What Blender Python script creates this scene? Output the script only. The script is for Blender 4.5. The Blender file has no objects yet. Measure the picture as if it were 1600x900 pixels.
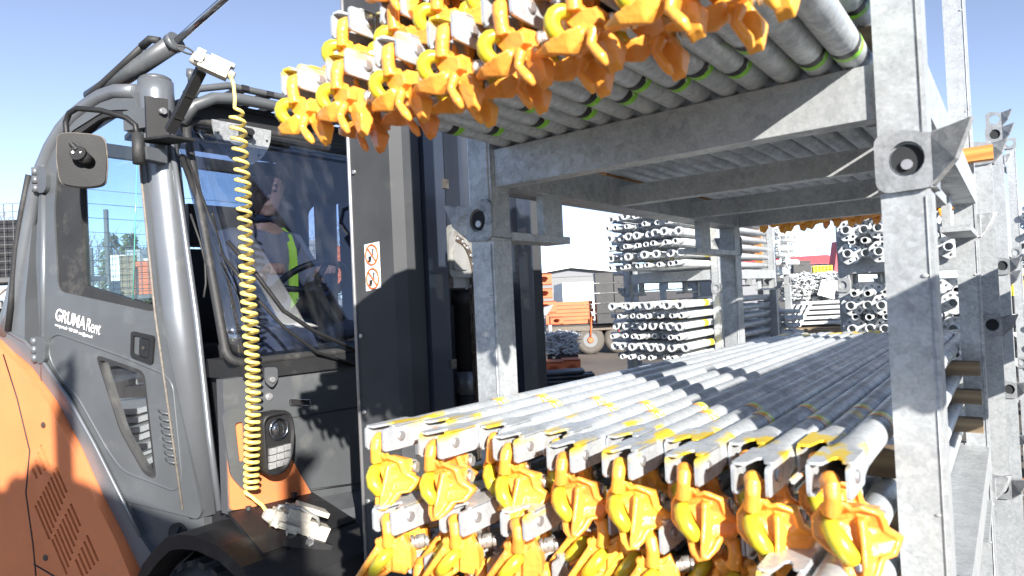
import bpy, bmesh, math, random
from math import radians, sin, cos, pi
from mathutils import Vector, Matrix
from mathutils.geometry import tessellate_polygon

random.seed(7)
SC = bpy.context.scene
COL = SC.collection

# ------------------------------------------------------------------ camera
cam_d = bpy.data.cameras.new('camera'); cam = bpy.data.objects.new('camera', cam_d)
COL.objects.link(cam); SC.camera = cam
_F = Vector((-0.61060, 0.79181, 0.01425)); _R = Vector((0.79063, 0.61053, -0.04648)); _U = Vector((0.04551, 0.01712, 0.99882))
cam.matrix_world = Matrix(((_R.x, _U.x, -_F.x, 0), (_R.y, _U.y, -_F.y, 0), (_R.z, _U.z, -_F.z, 0), (0, 0, 0, 1)))
cam_d.sensor_width = 36; cam_d.lens = 36*1015.3/1600
cam_d.clip_start = 0.05; cam_d.clip_end = 3000
cam_d.dof.use_dof = True; cam_d.dof.focus_distance = 2.6; cam_d.dof.aperture_fstop = 7.5

# ------------------------------------------------------------------ sky and sun
SUN = Vector((1.0, -0.68, 0.52)).normalized()
elev = math.asin(SUN.z); azim = math.atan2(SUN.x, SUN.y)
world = bpy.data.worlds.new("World"); SC.world = world; world.use_nodes = True
wn = world.node_tree; wn.nodes.clear()
sky = wn.nodes.new('ShaderNodeTexSky'); sky.sky_type = 'NISHITA'; sky.sun_disc = False
sky.sun_elevation = elev; sky.sun_rotation = azim
sky.air_density = 0.5; sky.dust_density = 0.05; sky.ozone_density = 3.0
bg = wn.nodes.new('ShaderNodeBackground'); bg.inputs['Strength'].default_value = 0.098
wo = wn.nodes.new('ShaderNodeOutputWorld')
tint = wn.nodes.new('ShaderNodeMix'); tint.data_type = 'RGBA'; tint.blend_type = 'MULTIPLY'; tint.inputs[0].default_value = 1
tint.inputs[7].default_value = (0.93, 0.995, 1.06, 1)      # the camera's cool white balance
hs = wn.nodes.new('ShaderNodeHueSaturation'); hs.inputs['Saturation'].default_value = 0.66
wn.links.new(sky.outputs[0], hs.inputs['Color']); wn.links.new(hs.outputs[0], tint.inputs[6]); wn.links.new(tint.outputs[2], bg.inputs[0]); wn.links.new(bg.outputs[0], wo.inputs[0])
sun_d = bpy.data.lights.new('sun', 'SUN'); sun_d.energy = 5.0; sun_d.angle = radians(0.5); sun_d.color = (1, 0.95, 0.87)
sun = bpy.data.objects.new('sun', sun_d); COL.objects.link(sun)
sun.rotation_euler = (-SUN).to_track_quat('-Z', 'Y').to_euler()
SC.view_settings.view_transform = 'Standard'; SC.view_settings.look = 'None'
SC.view_settings.exposure = 1.46; SC.view_settings.gamma = 1.0
SC.cycles.max_bounces = 8; SC.cycles.transparent_max_bounces = 16
SC.cycles.use_denoising = True
GZ = -1.522        # the yard lies a good 1.5 m under the lens

# ------------------------------------------------------------------ materials
def new_mat(name):
    m = bpy.data.materials.new(name); m.use_nodes = True
    nt = m.node_tree; b = nt.nodes['Principled BSDF']
    return m, nt, b

def mat(name, col, rough=0.5, metal=0.0, var=0.12, vscale=8, bump=0.0, bscale=60, spec=0.5, coat=0.0, col2=None, c2s=3.0, c2lo=0.55, c2hi=0.7, coord='Object'):
    m, nt, b = new_mat(name)
    tc = nt.nodes.new('ShaderNodeTexCoord')
    out = tc.outputs[coord]
    n = nt.nodes.new('ShaderNodeTexNoise'); n.inputs['Scale'].default_value = vscale; n.inputs['Detail'].default_value = 6
    nt.links.new(out, n.inputs['Vector'])
    mr = nt.nodes.new('ShaderNodeMapRange'); mr.inputs[1].default_value = 0.25; mr.inputs[2].default_value = 0.75
    mr.inputs[3].default_value = 1-var; mr.inputs[4].default_value = 1+var
    nt.links.new(n.outputs[0], mr.inputs[0])
    mx = nt.nodes.new('ShaderNodeMix'); mx.data_type = 'RGBA'; mx.blend_type = 'MULTIPLY'; mx.inputs[0].default_value = 1
    mx.inputs[6].default_value = (*col, 1); nt.links.new(mr.outputs[0], mx.inputs[7])
    src = mx.outputs[2]
    if col2:
        n2 = nt.nodes.new('ShaderNodeTexNoise'); n2.inputs['Scale'].default_value = c2s; n2.inputs['Detail'].default_value = 8
        n2.inputs['Roughness'].default_value = 0.65
        nt.links.new(out, n2.inputs['Vector'])
        r2 = nt.nodes.new('ShaderNodeMapRange'); r2.inputs[1].default_value = c2lo; r2.inputs[2].default_value = c2hi
        nt.links.new(n2.outputs[0], r2.inputs[0])
        m2 = nt.nodes.new('ShaderNodeMix'); m2.data_type = 'RGBA'
        nt.links.new(r2.outputs[0], m2.inputs[0]); nt.links.new(src, m2.inputs[6]); m2.inputs[7].default_value = (*col2, 1)
        src = m2.outputs[2]
    nt.links.new(src, b.inputs['Base Color'])
    rr = nt.nodes.new('ShaderNodeMapRange'); rr.inputs[3].default_value = max(0.02, rough-0.08); rr.inputs[4].default_value = min(1, rough+0.1)
    nt.links.new(n.outputs[0], rr.inputs[0]); nt.links.new(rr.outputs[0], b.inputs['Roughness'])
    b.inputs['Metallic'].default_value = metal
    b.inputs['Specular IOR Level'].default_value = spec
    b.inputs['Coat Weight'].default_value = coat
    if bump:
        nb = nt.nodes.new('ShaderNodeTexNoise'); nb.inputs['Scale'].default_value = bscale; nb.inputs['Detail'].default_value = 4
        nt.links.new(out, nb.inputs['Vector'])
        bp = nt.nodes.new('ShaderNodeBump'); bp.inputs['Strength'].default_value = bump; bp.inputs['Distance'].default_value = 0.004
        nt.links.new(nb.outputs[0], bp.inputs['Height']); nt.links.new(bp.outputs[0], b.inputs['Normal'])
    return m

def vary(m, amt=0.10, dh=0.012):
    """each casting its own shade"""
    nt = m.node_tree; b = nt.nodes['Principled BSDF']; lk = b.inputs['Base Color'].links[0]; src = lk.from_socket; nt.links.remove(lk)
    oi = nt.nodes.new('ShaderNodeObjectInfo'); h = nt.nodes.new('ShaderNodeHueSaturation')
    a = nt.nodes.new('ShaderNodeMapRange'); a.inputs[3].default_value = 0.5-dh; a.inputs[4].default_value = 0.5+dh; nt.links.new(oi.outputs['Random'], a.inputs[0])
    c = nt.nodes.new('ShaderNodeMapRange'); c.inputs[3].default_value = 1-amt; c.inputs[4].default_value = 1+amt; nt.links.new(oi.outputs['Random'], c.inputs[0])
    nt.links.new(a.outputs[0], h.inputs['Hue']); nt.links.new(c.outputs[0], h.inputs['Value']); nt.links.new(src, h.inputs['Color']); nt.links.new(h.outputs[0], b.inputs['Base Color'])

def galv(name, base=(0.47, 0.49, 0.50), dark=(0.28, 0.295, 0.31), metal=0.35, scale=28, splash=False, ring=False):
    """Zinc coat: spangle cells, cloudy grey patches and runs, scratches, a little rust."""
    m, nt, b = new_mat(name); L = nt.links.new
    tc = nt.nodes.new('ShaderNodeTexCoord'); oi = nt.nodes.new('ShaderNodeObjectInfo')
    off = nt.nodes.new('ShaderNodeVectorMath'); off.operation = 'SCALE'; off.inputs['Scale'].default_value = 9.0
    cmb = nt.nodes.new('ShaderNodeCombineXYZ'); L(oi.outputs['Random'], cmb.inputs[0]); L(oi.outputs['Random'], cmb.inputs[1])
    L(cmb.outputs[0], off.inputs[0])
    add = nt.nodes.new('ShaderNodeVectorMath'); L(tc.outputs['Object'], add.inputs[0]); L(off.outputs[0], add.inputs[1])
    v = nt.nodes.new('ShaderNodeTexVoronoi'); v.inputs['Scale'].default_value = scale*3.2; L(add.outputs[0], v.inputs['Vector'])
    n = nt.nodes.new('ShaderNodeTexNoise'); n.inputs['Scale'].default_value = scale*0.35; n.inputs['Detail'].default_value = 8; n.inputs['Roughness'].default_value = 0.7
    L(add.outputs[0], n.inputs['Vector'])
    n3 = nt.nodes.new('ShaderNodeTexNoise'); n3.inputs['Scale'].default_value = 190; n3.inputs['Detail'].default_value = 3; L(add.outputs[0], n3.inputs['Vector'])
    sp = nt.nodes.new('ShaderNodeMath'); sp.operation = 'MULTIPLY_ADD'; sp.inputs[1].default_value = 0.22
    vs = nt.nodes.new('ShaderNodeSeparateColor'); L(v.outputs['Color'], vs.inputs[0]); L(vs.outputs[0], sp.inputs[0]); L(n.outputs[0], sp.inputs[2])
    sp2 = nt.nodes.new('ShaderNodeMath'); sp2.operation = 'MULTIPLY_ADD'; sp2.inputs[1].default_value = 0.55; L(n3.outputs[0], sp2.inputs[0]); L(sp.outputs[0], sp2.inputs[2])
    cr = nt.nodes.new('ShaderNodeMapRange'); cr.inputs[1].default_value = 0.62; cr.inputs[2].default_value = 1.08; L(sp2.outputs[0], cr.inputs[0])
    mx = nt.nodes.new('ShaderNodeMix'); mx.data_type = 'RGBA'; mx.inputs[6].default_value = (*dark, 1); mx.inputs[7].default_value = (*base, 1); L(cr.outputs[0], mx.inputs[0])
    src = mx.outputs[2]
    # brown wear spots
    n2 = nt.nodes.new('ShaderNodeTexNoise'); n2.inputs['Scale'].default_value = 5; n2.inputs['Detail'].default_value = 9; n2.inputs['Roughness'].default_value = 0.75; L(add.outputs[0], n2.inputs['Vector'])
    r2 = nt.nodes.new('ShaderNodeMapRange'); r2.inputs[1].default_value = 0.66; r2.inputs[2].default_value = 0.78; r2.inputs[4].default_value = 0.55; L(n2.outputs[0], r2.inputs[0])
    m2 = nt.nodes.new('ShaderNodeMix'); m2.data_type = 'RGBA'; L(r2.outputs[0], m2.inputs[0]); L(src, m2.inputs[6]); m2.inputs[7].default_value = (0.17, 0.12, 0.09, 1)
    src = m2.outputs[2]
    if splash:   # yellow paint brushed over the first hand's width of the tube, from the top
        sep = nt.nodes.new('ShaderNodeSeparateXYZ'); L(tc.outputs['Object'], sep.inputs[0])
        n4 = nt.nodes.new('ShaderNodeTexNoise'); n4.inputs['Scale'].default_value = 24; n4.inputs['Detail'].default_value = 5
        mp = nt.nodes.new('ShaderNodeMapping'); mp.inputs['Scale'].default_value = (1, 0.35, 1); L(add.outputs[0], mp.inputs[0]); L(mp.outputs[0], n4.inputs['Vector'])
        f1 = nt.nodes.new('ShaderNodeMapRange'); f1.inputs[1].default_value = 0.02; f1.inputs[2].default_value = 0.30; f1.inputs[3].default_value = 0.028; f1.inputs[4].default_value = -0.10; L(sep.outputs[1], f1.inputs[0])
        a1 = nt.nodes.new('ShaderNodeMath'); a1.operation = 'ADD'; L(f1.outputs[0], a1.inputs[0]); L(n4.outputs[0], a1.inputs[1])
        f2 = nt.nodes.new('ShaderNodeMapRange'); f2.inputs[1].default_value = 0.54; f2.inputs[2].default_value = 0.60; L(a1.outputs[0], f2.inputs[0])
        f3 = nt.nodes.new('ShaderNodeMapRange'); f3.inputs[1].default_value = 0.004; f3.inputs[2].default_value = 0.016; L(sep.outputs[2], f3.inputs[0])
        mu = nt.nodes.new('ShaderNodeMath'); mu.operation = 'MULTIPLY'; L(f2.outputs[0], mu.inputs[0])
        f4 = nt.nodes.new('ShaderNodeMapRange'); f4.inputs[1].default_value = 0.20; f4.inputs[2].default_value = 0.40; f4.inputs[3].default_value = 1.0; f4.inputs[4].default_value = 0.0; L(sep.outputs[1], f4.inputs[0])
        m5 = nt.nodes.new('ShaderNodeMath'); m5.operation = 'MULTIPLY'; L(f3.outputs[0], m5.inputs[0]); L(f4.outputs[0], m5.inputs[1]); L(m5.outputs[0], mu.inputs[1])
        m3 = nt.nodes.new('ShaderNodeMix'); m3.data_type = 'RGBA'; L(mu.outputs[0], m3.inputs[0]); L(src, m3.inputs[6]); m3.inputs[7].default_value = (0.80, 0.58, 0.05, 1)
        src = m3.outputs[2]
    L(src, b.inputs['Base Color'])
    rr = nt.nodes.new('ShaderNodeMapRange'); rr.inputs[3].default_value = 0.58; rr.inputs[4].default_value = 0.34; L(cr.outputs[0], rr.inputs[0]); L(rr.outputs[0], b.inputs['Roughness'])
    b.inputs['Metallic'].default_value = metal
    nb = nt.nodes.new('ShaderNodeTexNoise'); nb.inputs['Scale'].default_value = 45; nb.inputs['Detail'].default_value = 5
    mpb = nt.nodes.new('ShaderNodeMapping'); mpb.inputs['Scale'].default_value = (1, 0.5, 1) if not ring else (1, 1.6, 1); L(add.outputs[0], mpb.inputs[0]); L(mpb.outputs[0], nb.inputs['Vector'])
    bp = nt.nodes.new('ShaderNodeBump'); bp.inputs['Strength'].default_value = 0.35; bp.inputs['Distance'].default_value = 0.004
    L(nb.outputs[0], bp.inputs['Height']); L(bp.outputs[0], b.inputs['Normal'])
    return m

def glass(name, tint=(0.8, 0.88, 0.9), refl=0.1, dirt=0.05):
    m = bpy.data.materials.new(name); m.use_nodes = True; nt = m.node_tree; nt.nodes.clear(); L = nt.links.new
    o = nt.nodes.new('ShaderNodeOutputMaterial'); tr = nt.nodes.new('ShaderNodeBsdfTransparent'); tr.inputs[0].default_value = (*tint, 1)
    gl = nt.nodes.new('ShaderNodeBsdfGlossy'); gl.inputs['Roughness'].default_value = 0.02; gl.inputs[0].default_value = (1, 1, 1, 1)
    fr = nt.nodes.new('ShaderNodeLayerWeight'); fr.inputs[0].default_value = 0.5
    pw = nt.nodes.new('ShaderNodeMath'); pw.operation = 'POWER'; pw.inputs[1].default_value = 4.5; L(fr.outputs['Facing'], pw.inputs[0])
    ad = nt.nodes.new('ShaderNodeMath'); ad.operation = 'MULTIPLY_ADD'; ad.inputs[1].default_value = 0.9; ad.inputs[2].default_value = refl; L(pw.outputs[0], ad.inputs[0])
    mx = nt.nodes.new('ShaderNodeMixShader'); L(ad.outputs[0], mx.inputs[0]); L(tr.outputs[0], mx.inputs[1]); L(gl.outputs[0], mx.inputs[2])
    df = nt.nodes.new('ShaderNodeBsdfDiffuse'); df.inputs[0].default_value = (0.5, 0.5, 0.48, 1)
    tc = nt.nodes.new('ShaderNodeTexCoord'); mp = nt.nodes.new('ShaderNodeMapping'); mp.inputs['Scale'].default_value = (6, 6, 1.2)
    ns = nt.nodes.new('ShaderNodeTexNoise'); ns.inputs['Scale'].default_value = 3; ns.inputs['Detail'].default_value = 8; L(tc.outputs['Object'], mp.inputs[0]); L(mp.outputs[0], ns.inputs['Vector'])
    r = nt.nodes.new('ShaderNodeMapRange'); r.inputs[1].default_value = 0.45; r.inputs[2].default_value = 0.8; r.inputs[4].default_value = dirt; L(ns.outputs[0], r.inputs[0])
    m2 = nt.nodes.new('ShaderNodeMixShader'); L(r.outputs[0], m2.inputs[0]); L(mx.outputs[0], m2.inputs[1]); L(df.outputs[0], m2.inputs[2])
    L(m2.outputs[0], o.inputs[0])
    return m

M = {}
M['galv'] = galv('galvanised steel')
M['galv_old'] = galv('weathered galvanised steel', base=(0.36, 0.37, 0.38), dark=(0.17, 0.18, 0.19), scale=22)
M['galv_tube'] = galv('galvanised tube', base=(0.58, 0.61, 0.63), dark=(0.35, 0.375, 0.40), metal=0.45, splash=True, ring=True)
M['galv_plain'] = galv('galvanised tube plain', base=(0.60, 0.62, 0.63), dark=(0.38, 0.40, 0.42), metal=0.3, ring=True)
M['yellow'] = mat('yellow cast coupler', (0.80, 0.33, 0.045), rough=0.34, var=0.16, vscale=30, bump=0.35, bscale=120, coat=0.25, col2=(0.30, 0.17, 0.08), c2s=26, c2lo=0.63, c2hi=0.70)
vary(M['yellow'])
M['lemon'] = mat('lemon wedge', (0.52, 0.44, 0.025), rough=0.3, var=0.12, vscale=40, bump=0.15, coat=0.3, col2=(0.36, 0.36, 0.33), c2s=25, c2lo=0.66, c2hi=0.72)
M['rivet'] = mat('rivet steel', (0.42, 0.42, 0.43), rough=0.4, metal=0.7, var=0.2)
M['spring'] = mat('plated spring', (0.55, 0.55, 0.52), rough=0.35, metal=0.7, var=0.2, col2=(0.12, 0.08, 0.06), c2s=30, c2lo=0.5, c2hi=0.65)
M['st_black'] = mat('sticker black', (0.015, 0.012, 0.012), rough=0.4, col2=(0.6, 0.6, 0.6), c2s=90, c2lo=0.62, c2hi=0.64)
M['st_green'] = mat('sticker green', (0.22, 0.55, 0.03), rough=0.4, col2=(0.5, 0.75, 0.35), c2s=70, c2lo=0.58, c2hi=0.62)
M['st_orange'] = mat('sticker orange', (0.95, 0.36, 0.03), rough=0.35, col2=(0.85, 0.85, 0.75), c2s=80, c2lo=0.56, c2hi=0.60)
M['st_lime'] = mat('sticker lime', (0.66, 0.80, 0.10), rough=0.35, col2=(0.9, 0.9, 0.75), c2s=70, c2lo=0.5, c2hi=0.58)
def wood(name, col, dark):
    m, nt, b = new_mat(name); L = nt.links.new
    tc = nt.nodes.new('ShaderNodeTexCoord'); mp = nt.nodes.new('ShaderNodeMapping'); mp.inputs['Scale'].default_value = (1.2, 14, 14); L(tc.outputs['Object'], mp.inputs[0])
    w = nt.nodes.new('ShaderNodeTexWave'); w.bands_direction = 'Z'; w.inputs['Scale'].default_value = 0.7; w.inputs['Distortion'].default_value = 14; w.inputs['Detail'].default_value = 5; L(mp.outputs[0], w.inputs['Vector'])
    n = nt.nodes.new('ShaderNodeTexNoise'); n.inputs['Scale'].default_value = 4; n.inputs['Detail'].default_value = 8; L(mp.outputs[0], n.inputs['Vector'])
    mm = nt.nodes.new('ShaderNodeMath'); mm.operation = 'MULTIPLY'; L(w.outputs['Fac'], mm.inputs[0]); L(n.outputs[0], mm.inputs[1])
    mx = nt.nodes.new('ShaderNodeMix'); mx.data_type = 'RGBA'; L(mm.outputs[0], mx.inputs[0]); mx.inputs[6].default_value = (*dark, 1); mx.inputs[7].default_value = (*col, 1)
    L(mx.outputs[2], b.inputs['Base Color']); b.inputs['Roughness'].default_value = 0.75
    bp = nt.nodes.new('ShaderNodeBump'); bp.inputs['Strength'].default_value = 0.5; bp.inputs['Distance'].default_value = 0.003; L(w.outputs['Fac'], bp.inputs['Height']); L(bp.outputs[0], b.inputs['Normal'])
    return m
M['timber'] = wood('weathered timber', (0.34, 0.25, 0.15), (0.16, 0.115, 0.07))
M['timber_new'] = wood('orange timber', (0.78, 0.36, 0.09), (0.42, 0.15, 0.03))

# ------------------------------------------------------------------ mesh helpers
def rp(pts, r, n=4):
    """round the corners of a polygon"""
    out = []; N = len(pts)
    for i in range(N):
        p0, p, p1 = Vector(pts[i-1][:2]), Vector(pts[i][:2]), Vector(pts[(i+1) % N][:2])
        a, b = (p0-p), (p1-p); ri = min(r, a.length*0.45, b.length*0.45)
        a = p+a.normalized()*ri; b = p+b.normalized()*ri
        for k in range(n+1):
            t = k/n; out.append(tuple(a*(1-t)**2+p*2*t*(1-t)+b*t*t))
    return out

class MB:
    def __init__(s, M=None): s.bm = bmesh.new(); s.M = M or Matrix.Identity(4)
    def _v(s, p): return s.bm.verts.new(s.M @ Vector(p))
    def _bevel(s, faces, w, seg=1, ang=0.35):
        if w <= 0: return
        es = {e for f in faces for e in f.edges}
        es = [e for e in es if len(e.link_faces) == 2 and e.calc_face_angle(0) > ang]
        bmesh.ops.bevel(s.bm, geom=es, offset=w, offset_type='OFFSET', segments=seg, profile=0.5, affect='EDGES', clamp_overlap=True)
    def hexa(s, P, bev=0, seg=1):
        v = [s._v(p) for p in P]
        fs = [s.bm.faces.new([v[i] for i in q]) for q in ((0, 3, 2, 1), (4, 5, 6, 7), (0, 1, 5, 4), (1, 2, 6, 5), (2, 3, 7, 6), (3, 0, 4, 7))]
        s._bevel(fs, bev, seg); return s
    def box(s, x0, x1, y0, y1, z0, z1, bev=0, seg=1):
        return s.hexa([(x0, y0, z0), (x1, y0, z0), (x1, y1, z0), (x0, y1, z0), (x0, y0, z1), (x1, y0, z1), (x1, y1, z1), (x0, y1, z1)], bev, seg)
    def plate(s, pts, a0, a1, plane='XZ', holes=(), bev=0, smooth=False):
        mp = {'XZ': lambda u, v, w: (u, w, v), 'YZ': lambda u, v, w: (w, u, v), 'XY': lambda u, v, w: (u, v, w)}[plane]
        loops = [list(pts)]+[list(h) for h in holes]
        flat = [p for l in loops for p in l]
        tri = tessellate_polygon([[Vector((p[0], p[1], 0)) for p in l] for l in loops])
        A = [s._v(mp(p[0], p[1], a0)) for p in flat]; B = [s._v(mp(p[0], p[1], a1)) for p in flat]
        fs = []
        if not holes:
            fs.append(s.bm.faces.new(A)); fs.append(s.bm.faces.new(B[::-1]))
        else:
            for t in tri:
                try:
                    fs.append(s.bm.faces.new([A[i] for i in t])); fs.append(s.bm.faces.new([B[i] for i in t[::-1]]))
                except ValueError: pass
        k = 0
        for l in loops:
            n = len(l)
            for i in range(n):
                j = (i+1) % n
                f = s.bm.faces.new([A[k+i], A[k+j], B[k+j], B[k+i]]); f.smooth = smooth; fs.append(f)
            k += n
        s._bevel(fs, bev, 1, 0.6); return s
    def tube(s, P, r, seg=12, closed=False, caps=True, sq=None, smooth=True):
        P = [Vector(p) for p in P]; n = len(P)
        R = r if isinstance(r, (list, tuple)) else [r]*n
        T = []
        for i in range(n):
            if closed: t = P[(i+1) % n]-P[i-1]
            else: t = P[min(i+1, n-1)]-P[max(i-1, 0)]
            T.append(t.normalized() if t.length > 1e-9 else Vector((0, 0, 1)))
        u = T[0].orthogonal().normalized() if sq is None else (Vector(sq)-T[0]*Vector(sq).dot(T[0])).normalized()
        rings = []
        for i in range(n):
            u = (u-T[i]*u.dot(T[i])).normalized(); w = T[i].cross(u)
            rings.append([s._v(P[i]+(u*cos(2*pi*k/seg)+w*sin(2*pi*k/seg))*R[i]) for k in range(seg)])
        m = n if closed else n-1
        for i in range(m):
            a, b = rings[i], rings[(i+1) % n]
            for k in range(seg):
                f = s.bm.faces.new([a[k], a[(k+1) % seg], b[(k+1) % seg], b[k]]); f.smooth = smooth
        if caps and not closed:
            s.bm.faces.new(rings[0][::-1]); s.bm.faces.new(rings[-1])
        return s
    def pipe(s, p0, p1, ro, ri, seg=16):
        """hollow tube with a visible bore"""
        p0, p1 = Vector(p0), Vector(p1); d = (p1-p0).normalized(); u = d.orthogonal().normalized(); w = d.cross(u)
        def ring(p, r): return [s._v(p+(u*cos(2*pi*k/seg)+w*sin(2*pi*k/seg))*r) for k in range(seg)]
        a, b, c, e = ring(p0, ro), ring(p1, ro), ring(p0, ri), ring(p1, ri)
        for k in range(seg):
            j = (k+1) % seg
            for q in ((a[k], a[j], b[j], b[k]), (c[j], c[k], e[k], e[j])):
                f = s.bm.faces.new(q); f.smooth = True
            s.bm.faces.new((a[j], a[k], c[k], c[j])); s.bm.faces.new((b[k], b[j], e[j], e[k]))
        return s
    def ball(s, c, rx, ry=None, rz=None, seg=14, rings=9):
        ry = ry or rx; rz = rz or rx; c = Vector(c); rows = []
        for i in range(1, rings):
            t = pi*i/rings
            rows.append([s._v(c+Vector((rx*sin(t)*cos(2*pi*k/seg), ry*sin(t)*sin(2*pi*k/seg), rz*cos(t)))) for k in range(seg)])
        top = s._v(c+Vector((0, 0, rz))); bot = s._v(c-Vector((0, 0, rz)))
        for i in range(len(rows)-1):
            for k in range(seg):
                f = s.bm.faces.new([rows[i][k], rows[i+1][k], rows[i+1][(k+1) % seg], rows[i][(k+1) % seg]]); f.smooth = True
        for k in range(seg):
            f = s.bm.faces.new([top, rows[0][k], rows[0][(k+1) % seg]]); f.smooth = True
            f = s.bm.faces.new([bot, rows[-1][(k+1) % seg], rows[-1][k]]); f.smooth = True
        return s
    def loft(s, loops, caps=True, smooth=True, closed=False):
        L = [[s._v(p) for p in l] for l in loops]; n = len(L[0])
        for i in range(len(L)-1):
            for k in range(n):
                f = s.bm.faces.new([L[i][k], L[i][(k+1) % n], L[i+1][(k+1) % n], L[i+1][k]]); f.smooth = smooth
        if caps: s.bm.faces.new(L[0][::-1]); s.bm.faces.new(L[-1])
        return s
    def mesh(s, name):
        bmesh.ops.recalc_face_normals(s.bm, faces=s.bm.faces)
        me = bpy.data.meshes.new(name); s.bm.to_mesh(me); s.bm.free(); return me

def obj(name, me, m=None, parent=None, world=False, loc=None, rot=None):
    """link one mesh object; world=True: its coordinates are yard coordinates although it has a parent"""
    if isinstance(me, MB): me = me.mesh(name)
    if m is not None and not me.materials: me.materials.append(M[m] if isinstance(m, str) else m)
    o = bpy.data.objects.new(name, me); COL.objects.link(o)
    if parent: o.parent = parent
    if world and parent:
        p = parent; off = Vector((0, 0, 0))
        while p: off += p.location; p = p.parent
        o.location = -off
    if loc is not None: o.location = loc
    if rot is not None: o.rotation_euler = rot
    return o
def thing(name, label, cat, loc=(0, 0, 0), rot=(0, 0, 0), group=None):
    o = bpy.data.objects.new(name, None); COL.objects.link(o); o.empty_display_size = 0.05
    o.location = loc; o.rotation_euler = rot
    return tag(o, label, cat, group)
def tag(o, label=None, cat=None, group=None, kind=None):
    if label: o['label'] = label
    if cat: o['category'] = cat
    if group: o['group'] = group
    if kind: o['kind'] = kind
    return o
def copy_tree(o, parent=None, skip=()):
    c = o.copy(); COL.objects.link(c)
    if parent is not None: c.parent = parent
    for ch in list(o.children):
        if ch.name.split('.')[0] not in skip: copy_tree(ch, c, skip)
    return c
ORD = ['first', 'second', 'third', 'fourth', 'fifth', 'sixth', 'seventh', 'eighth', 'ninth', 'tenth', 'eleventh', 'twelfth', 'thirteenth', 'fourteenth', 'fifteenth', 'sixteenth']

# ------------------------------------------------------------------ ground
def ground():
    m, nt, b = new_mat('yard asphalt'); L = nt.links.new
    tc = nt.nodes.new('ShaderNodeTexCoord')
    n = nt.nodes.new('ShaderNodeTexNoise'); n.inputs['Scale'].default_value = 0.5; n.inputs['Detail'].default_value = 10; L(tc.outputs['Object'], n.inputs['Vector'])
    v = nt.nodes.new('ShaderNodeTexVoronoi'); v.inputs['Scale'].default_value = 90; L(tc.outputs['Object'], v.inputs['Vector'])
    cr = nt.nodes.new('ShaderNodeValToRGB'); cr.color_ramp.elements[0].position = 0.35; cr.color_ramp.elements[0].color = (0.07, 0.062, 0.055, 1)
    cr.color_ramp.elements[1].position = 0.7; cr.color_ramp.elements[1].color = (0.16, 0.135, 0.115, 1); L(n.outputs[0], cr.inputs[0])
    mx = nt.nodes.new('ShaderNodeMix'); mx.data_type = 'RGBA'; mx.blend_type = 'MULTIPLY'; mx.inputs[0].default_value = 0.6
    L(cr.outputs[0], mx.inputs[6]); L(v.outputs['Distance'], mx.inputs[7]); 
    ad = nt.nodes.new('ShaderNodeMix'); ad.data_type = 'RGBA'; ad.inputs[0].default_value = 0.5; L(mx.outputs[2], ad.inputs[6]); L(cr.outputs[0], ad.inputs[7])
    L(ad.outputs[2], b.inputs['Base Color']); b.inputs['Roughness'].default_value = 0.85
    bp = nt.nodes.new('ShaderNodeBump'); bp.inputs['Strength'].default_value = 0.6; bp.inputs['Distance'].default_value = 0.01; L(v.outputs['Distance'], bp.inputs['Height']); L(bp.outputs[0], b.inputs['Normal'])
    mb = MB(); N = 24
    vs = [[mb._v(((i/N*2-1)**3*1500, (j/N*2-1)**3*1500, GZ)) for j in range(N+1)] for i in range(N+1)]
    for i in range(N):
        for j in range(N): mb.bm.faces.new([vs[i][j], vs[i+1][j], vs[i+1][j+1], vs[i][j+1]])
    tag(obj('ground', mb, m), kind='structure')
ground()

# ------------------------------------------------------------------ stacking pallet (post rack)
PW, PD, PH, PS = 0.80, 1.50, 0.82, 0.058
BZ0, BZ1 = 0.106, 0.181                   # underside and top of its beams above the foot of the posts
_pal = {}
def lug_mesh():
    out = [(-.033, .008), (-.033, .072), (-.018, .084), (.012, .078), (.030, .070), (.050, .077), (.071, .075), (.064, .056), (.047, .022), (.031, .0), (-.022, -.002)]
    hole = [(.004+.021*cos(2*pi*k/20), .041+.0235*sin(2*pi*k/20)) for k in range(20)]
    m = MB(); m.plate(rp(out, .008, 3), -.0375, -.0305, holes=[hole[::-1]], bev=.0015)
    # flared guide ear, bent outwards and forwards
    m.hexa([(.030, -.036, .004), (.036, -.030, .002), (.062, -.046, .030), (.058, -.053, .031), (.030, -.036, .070), (.036, -.030, .070), (.080, -.050, .078), (.077, -.057, .079)], .0015)
    m.plate([(.029, .0), (.029, .07), (.036, .07), (.036, .0)], -.03, .026, bev=.001)
    return m.mesh('corner_lug')
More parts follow.
